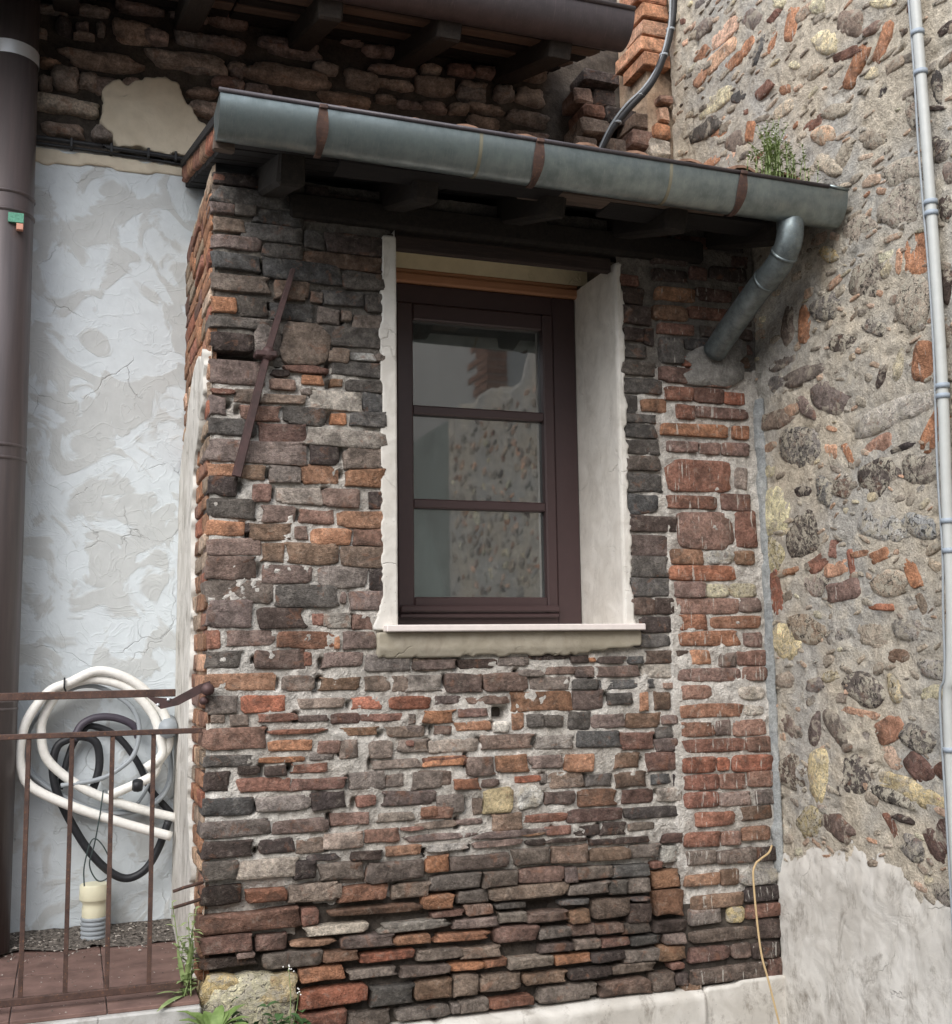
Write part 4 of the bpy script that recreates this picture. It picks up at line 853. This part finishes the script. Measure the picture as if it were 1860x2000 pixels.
# courtyard wall and neighbours that the window mirrors
yard = thing('courtyard_wall', 'low courtyard wall continuing the stone house, mirrored in the window', 'wall', (2.9, 0, 0))
def ytop(u): return 3.33+.07*np.clip((2.2-u)/.6, 0, 1)+.05*fbm(u, u*0, 5, 121)+.35*np.clip((u-2.3)/.3, 0, 1)
sheet('stone_face', RIGHT, .75, 2.62, -.02, 3.9, .03, lambda u, v: .01*fbm(u, v, 6, 122), M_MORTAR_R, yard, mask=lambda u, v: v < ytop(u), skirt=.3)
slab('rendered_face', (2.815, -4.5, -.02), (3.1, .75, 3.38), M_LOWWALL, yard)
for _ in range(150):
    cu, cv, rad = qr.uniform(.8, 2.55), qr.uniform(.3, 3.2), qr.uniform(.025, .07)
    an_ = qr.uniform(-.7, .7); k = qr.uniform(.5, .8); c_, s_ = math.cos(an_), math.sin(an_)
    piece_obj('stone', yard, M_STONE, RIGHT, cu, cv, (rad*c_, rad*s_), (-rad*k*s_, rad*k*c_), qr.choice(['l', 'dl*', 'lt*', 'n', 'c', 't']), qr, sq=2.6, front=.003, rim=.006, back=.04, rough=.08, dome=.002, n=12)
yf = MB()
for _ in range(620):
    cu, cv, rad = qr.uniform(.8, 2.58), qr.uniform(.1, 3.25), qr.uniform(.02, .055); an_ = qr.uniform(-.5, .5); k = qr.uniform(.3, .7); c_, s_ = math.cos(an_), math.sin(an_)
    V, F = piece(RIGHT, cu, cv, (rad*c_, rad*s_), (-rad*k*s_, rad*k*c_), sq=qr.uniform(2.4, 4.5), front=.01*float(fbm(np.array([cu]), np.array([cv]), 6, 122)[0])+.004, rim=.005, back=.04, rough=.07, n=11, dome=.002, r=qr)
    yf.add(V, F, colour(qr.choice(['t', 'n', 'pt', 'nt', 'gn', 'o', 'c', 'p', 'r', 'l', 'tn', 'd', 'dl*']), qr), qr.random()*50)
tag(yf.build('stone_fragments', M_STONE, yard, True), kind='stuff')
nb_ = thing('neighbour_house', 'pale rendered house with a brick corner, mirrored in the upper pane', 'house', (5, -3, 0))
slab('wall', (3.7, -9, -.02), (9, -.735, 8), M_HOUSE, nb_)
m = MB()
for k in range(60):
    zc = 2.6+k*.075; L = .25+.12*(k % 2)
    m.box((3.69, -.75-L-.2*rng.random(), zc), (3.9, -.728+rng.uniform(0, .012), zc+.064), .004, .002); 
m.t = [colour('rb', qr)]*len(m.v); m.s = [1.0]*len(m.v); tag(m.build('corner_bricks', M_BRICK, nb_), kind='stuff')
opp = thing('courtyard_house', 'pale rendered house closing the far side of the courtyard', 'house', (-3, -9, 0))
slab('wall', (-14, -14, -.02), (3.4, -8, 6), M_HOUSE, opp)

# ================================================================== balcony landing
bal = thing('balcony', 'raised landing paved in red-brown tiles with a white slab edge', 'balcony', (-.5, 4.6, 0))
slab('slab', (-3.2, 4.10, .24), (.455, 5.195, .372), M_SLABWHITE, bal, .006)
slab('support_wall', (-3.2, 4.16, -.02), (.455, 4.3, .24), M_SLABWHITE, bal)
for i in range(6):
    for j in range(4):
        x1 = .452-i*.30; y0 = 4.125+j*.27
        MB().box((x1-.297, y0, .3725), (x1, min(y0+.267, 5.19), .386+rng.uniform(-.001, .001)), .002).build('floor_tile', M_FLOORTILE, bal)
# rubble and grit on the landing
gm = MB(); gd = MB(); gr = random.Random(77)
for k in range(1500):
    near = gr.random()
    if near < .72: x, y, s = gr.uniform(-.6, .45), 5.18-abs(gr.gauss(0, .13)), gr.uniform(.003, .012)
    else: x, y, s = gr.uniform(-.6, .45), gr.uniform(4.13, 5.1), gr.uniform(.002, .006)
    a = [Vector((gr.uniform(-1, 1), gr.uniform(-1, 1), gr.uniform(.2, 1)*.6))*s for _ in range(4)]; c = Vector((x, y, .388+.045*max(0, min(1, (y-4.95)/.25))**1.3*(y > 5.0)))
    (gm if gr.random() < .45 else gd).add([c+a[0], c+a[1], c+a[2], c+Vector((0, 0, s*.8))], [(0, 1, 2), (0, 1, 3), (1, 2, 3), (2, 0, 3)])
tag(gd.build('dark_debris', M_SOIL), 'dark crumbs scattered over the landing near the wall foot', 'debris', kind='stuff')
tag(gm.build('debris', M_CHIP), 'pale crumbs and splinters strewn over the red-brown landing', 'debris', kind='stuff')
tag(sheet('grit', Plane((0, 0, .386), (1, 0, 0), (0, 1, 0), (0, 0, 1)), -3, .455, 4.85, 5.19, .02, lambda u, v: .003+.045*np.clip((v-4.95)/.25, 0, 1)**1.3+.008*fbm(u, v, 20, 131), M_SOIL, None,
          mask=lambda u, v: v > 4.98+.08*fbm(u, v, 7, 132)), 'dark grit piled along the foot of the white wall', 'grit', kind='stuff')

# ================================================================== iron railing
rail = thing('iron_railing', 'rusty iron railing with square bars before the landing', 'railing', (-.4, 4.2, .38))
MB().box((-3, 4.19, 1.402), (.36, 4.214, 1.428), .002).build('top_rail', M_RUST, rail)
MB().box((-3, 4.188, 1.272), (.452, 4.21, 1.290), .002).build('middle_rail', M_RUST, rail)
MB().box((-3, 4.19, .412), (.452, 4.21, .436), .002).build('bottom_rail', M_RUST, rail)
for x in (-.118, .02, .152, .289): MB().box((x-.0075, 4.192, .436), (x+.0075, 4.208, 1.272), .001, .0008).build('bar', M_RUST, rail)
for k in range(1, 14): MB().box((-.118-.139*k-.0075, 4.192, .436), (-.118-.139*k+.0075, 4.208, 1.272), .001).build('bar', M_RUST, rail)
st = MB()
p = [(.26, 1.405), (.35, 1.395), (.44, 1.442), (.478, 1.455), (.478, 1.422), (.44, 1.408), (.37, 1.372), (.31, 1.36), (.285, 1.385)]
n = len(p); V = [(x, 4.184, z) for x, z in p]+[(x, 4.188, z) for x, z in p]
st.add(V, [tuple(range(n)), tuple(range(n, 2*n))[::-1]]+[(i, n+i, n+(i+1) % n, (i+1) % n) for i in range(n)])
strap = st.build('hinge_strap', M_IRON, rail)
for x, z in ((.335, 1.392), (.30, 1.375)): MB().tube([(x, 4.1845, z), (x, 4.181, z)], .006, 8).build('rivet', M_STEEL, strap, True)
MB().tube([(.468, 4.15, 1.425), (.468, 4.2, 1.425)], .022, 12).build('hinge_pin', M_IRON, rail, True)
MB().tube([(.452, 4.17, 1.385), (.465, 4.2, 1.385)], .014, 10).build('hinge_pin', M_IRON, rail, True)

# ================================================================== coiled tubes on the wall
def on_y(pts, y0, y1): n = len(pts)-1; return [(x, y0+(y1-y0)*i/n, z) for i, (x, z) in enumerate(pts)]
W1 = [(.425, .797), (.232, .862), (.019, .946), (-.126, 1.026), (-.166, 1.099), (-.174, 1.181), (-.15, 1.294), (-.073, 1.403), (.005, 1.439), (.115, 1.486), (.225, 1.458), (.311, 1.398), (.386, 1.304), (.413, 1.215), (.408, 1.158), (.373, 1.102), (.345, 1.042), (.251, 1.0), (.177, .971)]
W2 = [(.455, .858), (.237, .928), (.071, 1.005), (-.065, 1.121), (-.096, 1.234), (-.083, 1.318), (-.02, 1.413), (.072, 1.449), (.169, 1.44), (.255, 1.4), (.34, 1.305), (.371, 1.217), (.383, 1.131), (.318, 1.077)]
def loop(name, label, y0, y1, pts, r, mat, group=None, cat='hose', sub=6):
    return tag(MB().tube(spline(on_y(pts, y0, y1), sub), r, 10).build(name, mat, None, True), label, cat, group)
wh = thing('white_hose', 'thick white corrugated hose hung in a big coil on the wall behind the railing', 'hose', (.12, 5.1, .8))
for pts, y0, y1 in ((W1, 5.03, 5.09), (W2, 5.11, 5.06)): MB().tube(spline(on_y(pts, y0, y1), 6), .0195, 12).build('coil', M_PVCWHITE, wh, True)
MB().tube([(-.012, 5.035, 1.46), (-.012, 5.02, 1.42), (.0, 5.06, 1.39)], .004, 6).build('cable_tie', M_BLACK, wh, True)
MB().tube([(.285, 5.035, .995), (.285, 5.02, 1.03)], .022, 8).build('cable_tie', M_BLACK, wh, True)
G1 = [(-.015, 1.02), (.125, 1.036), (.207, 1.072), (.271, 1.132), (.292, 1.226), (.276, 1.301), (.231, 1.356), (.115, 1.42), (-.004, 1.404), (-.119, 1.303), (-.165, 1.201), (-.152, 1.099), (-.051, 1.002), (.15, .898), (.334, .908), (.425, 1.008), (.411, 1.2)]
loop('grey_tube', 'thin grey tube looped inside the white hose coil', 5.09, 5.14, G1, .010, M_PVCGREY)
loop('grey_cable', 'thin grey cable bundled along the rim of the white hose coil', 5.14, 5.16, [(x*.97+.006, z*.985+.018) for x, z in G1[5:]]+[(.30, .93), (.1, .88), (-.05, .98)], .007, M_PVCGREY)
B1 = [(.108, .983), (.135, 1.085), (.123, 1.18), (.072, 1.213), (.012, 1.205), (-.033, 1.176), (-.048, 1.094), (-.028, .99), (.031, .864), (.104, .746), (.186, .659), (.258, .627), (.328, .658), (.378, .738), (.418, .85)]
loop('black_hose', 'black rubber hose whose loop sags below the white coil', 5.13, 5.1, B1, .017, M_BLACK)
loop('black_cable', 'black cable arching inside the coil from centre to the corner', 5.15, 5.17, [(-.02, 1.0), (.02, 1.16), (.06, 1.225), (.101, 1.254), (.204, 1.208), (.288, 1.099), (.353, .97), (.449, .859)], .014, M_BLACK)
loop('dark_cable', 'dark purple-grey cable loop at the top centre of the coil', 5.12, 5.15, [(.03, 1.20), (.06, 1.262), (.12, 1.29), (.2, 1.285), (.27, 1.25), (.29, 1.2)], .016, plain('purple_rubber', S(70, 64, 74), .5))
loop('green_wire', 'fine dark green wire loops rising from the cream pipe cap', 4.99, 5.02, [(.086, .63), (.084, .71), (.111, .809), (.151, .786), (.188, .703), (.174, .653), (.135, .646), (.104, .709), (.121, .788), (.139, .9), (.15, 1.0)], .0028, M_GREENWIRE, cat='wire')
loop('grey_fitting', 'short grey pipe stub in the corner behind the railing strap', 5.0, 5.18, [(.40, 1.24), (.42, 1.25)], .04, M_PVCGREY, cat='pipe', sub=2)

# cream pipe cap on a grey threaded stub
cap = thing('pipe_cap', 'cream plastic pipe cap on a grey ribbed stub standing on the landing', 'pipe cap', (.128, 5.10, .41))
def lathe(name, prof, x, y, mat, parent, n=24):
    v = []; f = []
    for z, r in prof: v += [(x+r*math.cos(2*math.pi*i/n), y+r*math.sin(2*math.pi*i/n), z) for i in range(n)]
    for k in range(len(prof)-1): f += [(k*n+i, k*n+(i+1) % n, (k+1)*n+(i+1) % n, (k+1)*n+i) for i in range(n)]
    f.append(tuple((len(prof)-1)*n+i for i in range(n)))
    return smooth_all(mesh_obj(name, v, f, mat, parent), 35)
lathe('cap', [(.556, .058), (.56, .0595), (.612, .0585), (.617, .056), (.619, .046)], .128, 5.10, M_CREAMPVC, cap)
lathe('neck', [(.487, .047), (.49, .048), (.52, .048), (.536, .045), (.542, .047), (.55, .052), (.5565, .054)], .128, 5.10, M_CREAMPVC, cap)
pr = []
for k in range(5): pr += [(.40+k*.018, .046), (.405+k*.018, .052), (.411+k*.018, .052), (.416+k*.018, .046)]
lathe('threaded_stub', pr, .128, 5.10, M_PVCGREY, cap)

# ================================================================== cables and conduit
cab = thing('black_cable_run', 'black cable clipped along the top of the white wall under the rubble stones', 'cable', (-.3, 5.17, 3.8))
MB().tube(spline([(-3.1, 5.165, 3.86), (-.189, 5.165, 3.824), (.1, 5.16, 3.816), (.44, 5.165, 3.808), (.5, 5.19, 3.80)], 5), .011, 8).build('cable', M_BLACK, cab, True)
MB().tube(spline([(-3.1, 5.18, 3.835), (-.189, 5.18, 3.803), (.44, 5.18, 3.787)], 5), .007, 8).build('cable', M_BLACK, cab, True)
for x in (-.05, .12, .28, .40): MB().box((x-.006, 5.148, 3.792), (x+.006, 5.2, 3.835), .002).build('clip', M_BLACK, cab)
vc = thing('black_riser_cable', 'thick black cable climbing past the toothed orange bricks', 'cable', (2.4, 4.8, 3.9))
MB().tube(spline([(2.82, 4.76, 5.4), (2.806, 4.78, 4.825), (2.786, 4.79, 4.655), (2.742, 4.79, 4.51), (2.664, 4.8, 4.348), (2.56, 4.84, 4.224), (2.472, 4.86, 4.11), (2.41, 4.88, 3.99), (2.36, 4.9, 3.9)], 6), .019, 10).build('cable', M_BLACK, vc, True)
MB().tube(spline([(2.80, 4.765, 5.4), (2.782, 4.775, 4.78), (2.76, 4.78, 4.62), (2.71, 4.785, 4.46), (2.63, 4.80, 4.33), (2.54, 4.83, 4.235), (2.46, 4.85, 4.12), (2.40, 4.87, 3.99)], 6), .006, 6).build('wire', M_PVCGREY, vc, True)
for p in ((2.786, 4.79, 4.655), (2.742, 4.79, 4.51), (2.62, 4.82, 4.29), (2.5, 4.85, 4.145)): MB().tube([(p[0], p[1], p[2]-.005), (p[0], p[1], p[2]+.005)], .0225, 10).build('cable_tie', M_PVCGREY, vc, True)
con = thing('wall_conduit', 'pale grey plastic conduit with a thin wire clipped up the stone house', 'conduit', (2.78, 3.08, 1))
cp = spline([(2.775, 3.09, 5.3), (2.775, 3.063, 3.826), (2.775, 3.052, 3.247), (2.775, 3.048, 2.518), (2.773, 3.062, 1.992), (2.77, 3.065, 1.7), (2.772, 3.09, 1.45), (2.775, 3.12, 1.25), (2.775, 3.13, 0.1)], 8)
MB().tube(cp, .0185, 14).build('tube', M_CONDUIT, con, True)
MB().tube([(p.x-.012, p.y+.022+.004*math.sin(i*.5), p.z) for i, p in enumerate(cp)], .0045, 6).build('wire', M_PVCGREY, con, True)
for z in (3.70, 3.55, 3.07, 3.03, 2.42, 2.385, 1.96, 1.86, 1.2):
    q = min(cp, key=lambda p: abs(p.z-z)); MB().tube([(q.x, q.y, z-.008), (q.x, q.y, z+.008)], .0235, 14).build('clip', M_CLIP, con, True)
tag(MB().tube(spline([(2.75, 4.15, .735), (2.714, 4.12, .714), (2.66, 4.10, .695), (2.635, 4.10, .674), (2.624, 4.10, .614), (2.643, 4.10, .354), (2.671, 4.09, .214), (2.71, 4.08, .03)], 8), .0042, 8).build('straw_cord', M_STRAW, None, True),
    'straw-coloured cord hanging down the foot of the brick pier', 'cord')

# ================================================================== weeds
def leaf(m, base, d, L, wd, droop=.3, n=4, fold=.2):
    d = Vector(d).normalized(); side = d.cross(Vector((0, 0, 1))); side = side.normalized() if side.length > .05 else Vector((1, 0, 0))
    up_ = side.cross(d); V = []
    for i in range(n+1):
        t = i/n; p = Vector(base)+d*L*t+Vector((0, 0, -droop*L*t*t)); w_ = wd*math.sin(math.pi*min(.97, .12+.86*t))**.8
        V += [p-side*w_+up_*fold*w_, p, p+side*w_+up_*fold*w_]
    F = []
    for i in range(n):
        k = i*3; F += [(k, k+1, k+4, k+3), (k+1, k+2, k+5, k+4)]
    m.add(V, F)
pr_ = random.Random(15)
def weed(name, label, base, blades, stems=(), mat=M_LEAF, group=None):
    t = thing(name, label, 'plant', base, group)
    m = MB()
    for d, L, wd, dr in blades: leaf(m, base, d, L, wd, dr)
    if m.v: m.build('leaves', mat, t)
    for pts, r, nl, ll, lw, fl in stems:
        sp = spline(pts, 5); s = MB().tube(sp, [r*(1-.6*i/len(sp)) for i in range(len(sp))], 5); s.build('stem', mat, t, True)
        m = MB()
        for k in range(nl):
            p = sp[int(len(sp)*(.12+.85*k/max(1, nl)))]; a = k*2.4+pr_.random()
            leaf(m, p, (math.cos(a), math.sin(a), pr_.uniform(.2, 1.0)), ll*pr_.uniform(.6, 1.2)*(1-.4*k/max(1, nl)), lw, .35)
        if m.v: m.build('leaves', mat, t)
        if fl:
            m = MB()
            for k in range(fl):
                p = sp[-1]+Vector((pr_.gauss(0, .01), pr_.gauss(0, .01), pr_.gauss(0, .01))); s_ = .0035
                m.add([p+Vector(q)*s_ for q in ((1, 0, 0), (-1, 0, 0), (0, 1, 0), (0, -1, 0), (0, 0, 1), (0, 0, -1))], [(0, 2, 4), (2, 1, 4), (1, 3, 4), (3, 0, 4), (2, 0, 5), (1, 2, 5), (3, 1, 5), (0, 3, 5)])
            m.build('flowers', M_FLOWER, t)
    return t
def rosette(n, L, w_, el=.6, a0=0): return [((math.cos(a0+i*2.4), math.sin(a0+i*2.4)-.3, el+.4*pr_.random()), L*pr_.uniform(.7, 1.15), w_*pr_.uniform(.8, 1.2), .45) for i in range(n)]
weed('broadleaf_weed', 'leafy green weed at the foot of the brick corner by the slab edge', (.49, 4.03, .285), rosette(18, .2, .018, 1.1)+rosette(8, .14, .016, .3, 1))
st_ = []
for k in range(7):
    x, y = .405+pr_.uniform(-.03, .03), 4.20+pr_.uniform(-.02, .03); h = pr_.uniform(.16, .32)
    st_.append((((x, y, .385), (x+pr_.uniform(-.02, .02), y, .385+h*.5), (x+pr_.uniform(-.05, .04), y-.02, .385+h)), .0028, 14, .055, .007, 0))
weed('tall_weed', 'tall green weed growing between railing end and brick corner', (.41, 4.2, .385), [((-.5, -.6, .12), .16, .013, .2), ((.1, -.3, 1.2), .22, .012, .1), ((-.2, -.2, 1.2), .2, .011, .15), ((-.8, -.3, .5), .12, .01, .3)], st_, M_LEAF3)
iv = thing('ivy_clump', 'dark green ivy clump under the yellow lichen stone', 'plant', (.66, 4.1, .2))
m = MB()
for k in range(150):
    b = (.66+pr_.uniform(-.13, .15), 4.09+pr_.uniform(-.05, .06), .2+abs(pr_.gauss(0, .05))+.03*pr_.random()); leaf(m, b, (pr_.uniform(-1, 1), pr_.uniform(-1, .2), pr_.uniform(-.1, .8)), pr_.uniform(.03, .05), pr_.uniform(.011, .018), .4, 3, .3)
m.build('leaves', M_LEAF2, iv)
MB().tube(spline([(.60, 4.12, .16), (.66, 4.1, .24), (.74, 4.11, .22)], 5), .004, 5).build('stem', M_LEAF2, iv, True)
weed('flowering_sprig', 'thin flowering sprig standing before the brickwork', (.75, 4.1, .28), [], [(((.75, 4.1, .24), (.755, 4.09, .36), (.745, 4.08, .475)), .0022, 7, .028, .002, 6), (((.755, 4.1, .24), (.775, 4.09, .33), (.78, 4.08, .39)), .002, 6, .025, .002, 5)], M_LEAF3)
sg = []
for k in range(46):
    x = 2.52+pr_.gauss(0, .055); h = pr_.uniform(.12, .27)*(1-min(.6, abs(x-2.53)*4)); y = 3.58+pr_.uniform(-.03, .03)
    sg.append((((x, y, 3.30), (x+pr_.uniform(-.012, .012), y, 3.30+.05+h*.5), (x+pr_.uniform(-.04, .04), y+pr_.uniform(-.02, .02), 3.33+h)), .002, 15, .03, .0036, 2 if k % 6 == 0 else 0))
weed('gutter_weed', 'pale green feathery weed sprouting from the zinc gutter', (2.52, 3.58, 3.30), [], sg, M_LEAF3)
weed('gutter_seedling', 'small seedling in the gutter beside the feathery weed', (2.69, 3.56, 3.31), rosette(7, .06, .004, 1.2), [(((2.69, 3.56, 3.30), (2.70, 3.56, 3.37), (2.705, 3.56, 3.43)), .0018, 10, .035, .003, 0)], M_LEAF3)
tag(MB().box((2.40, 3.53, 3.29), (2.78, 3.64, 3.318), .01, .008).build('gutter_soil', M_SOIL), 'dark soil silted up in the end of the zinc gutter', 'soil', kind='stuff')
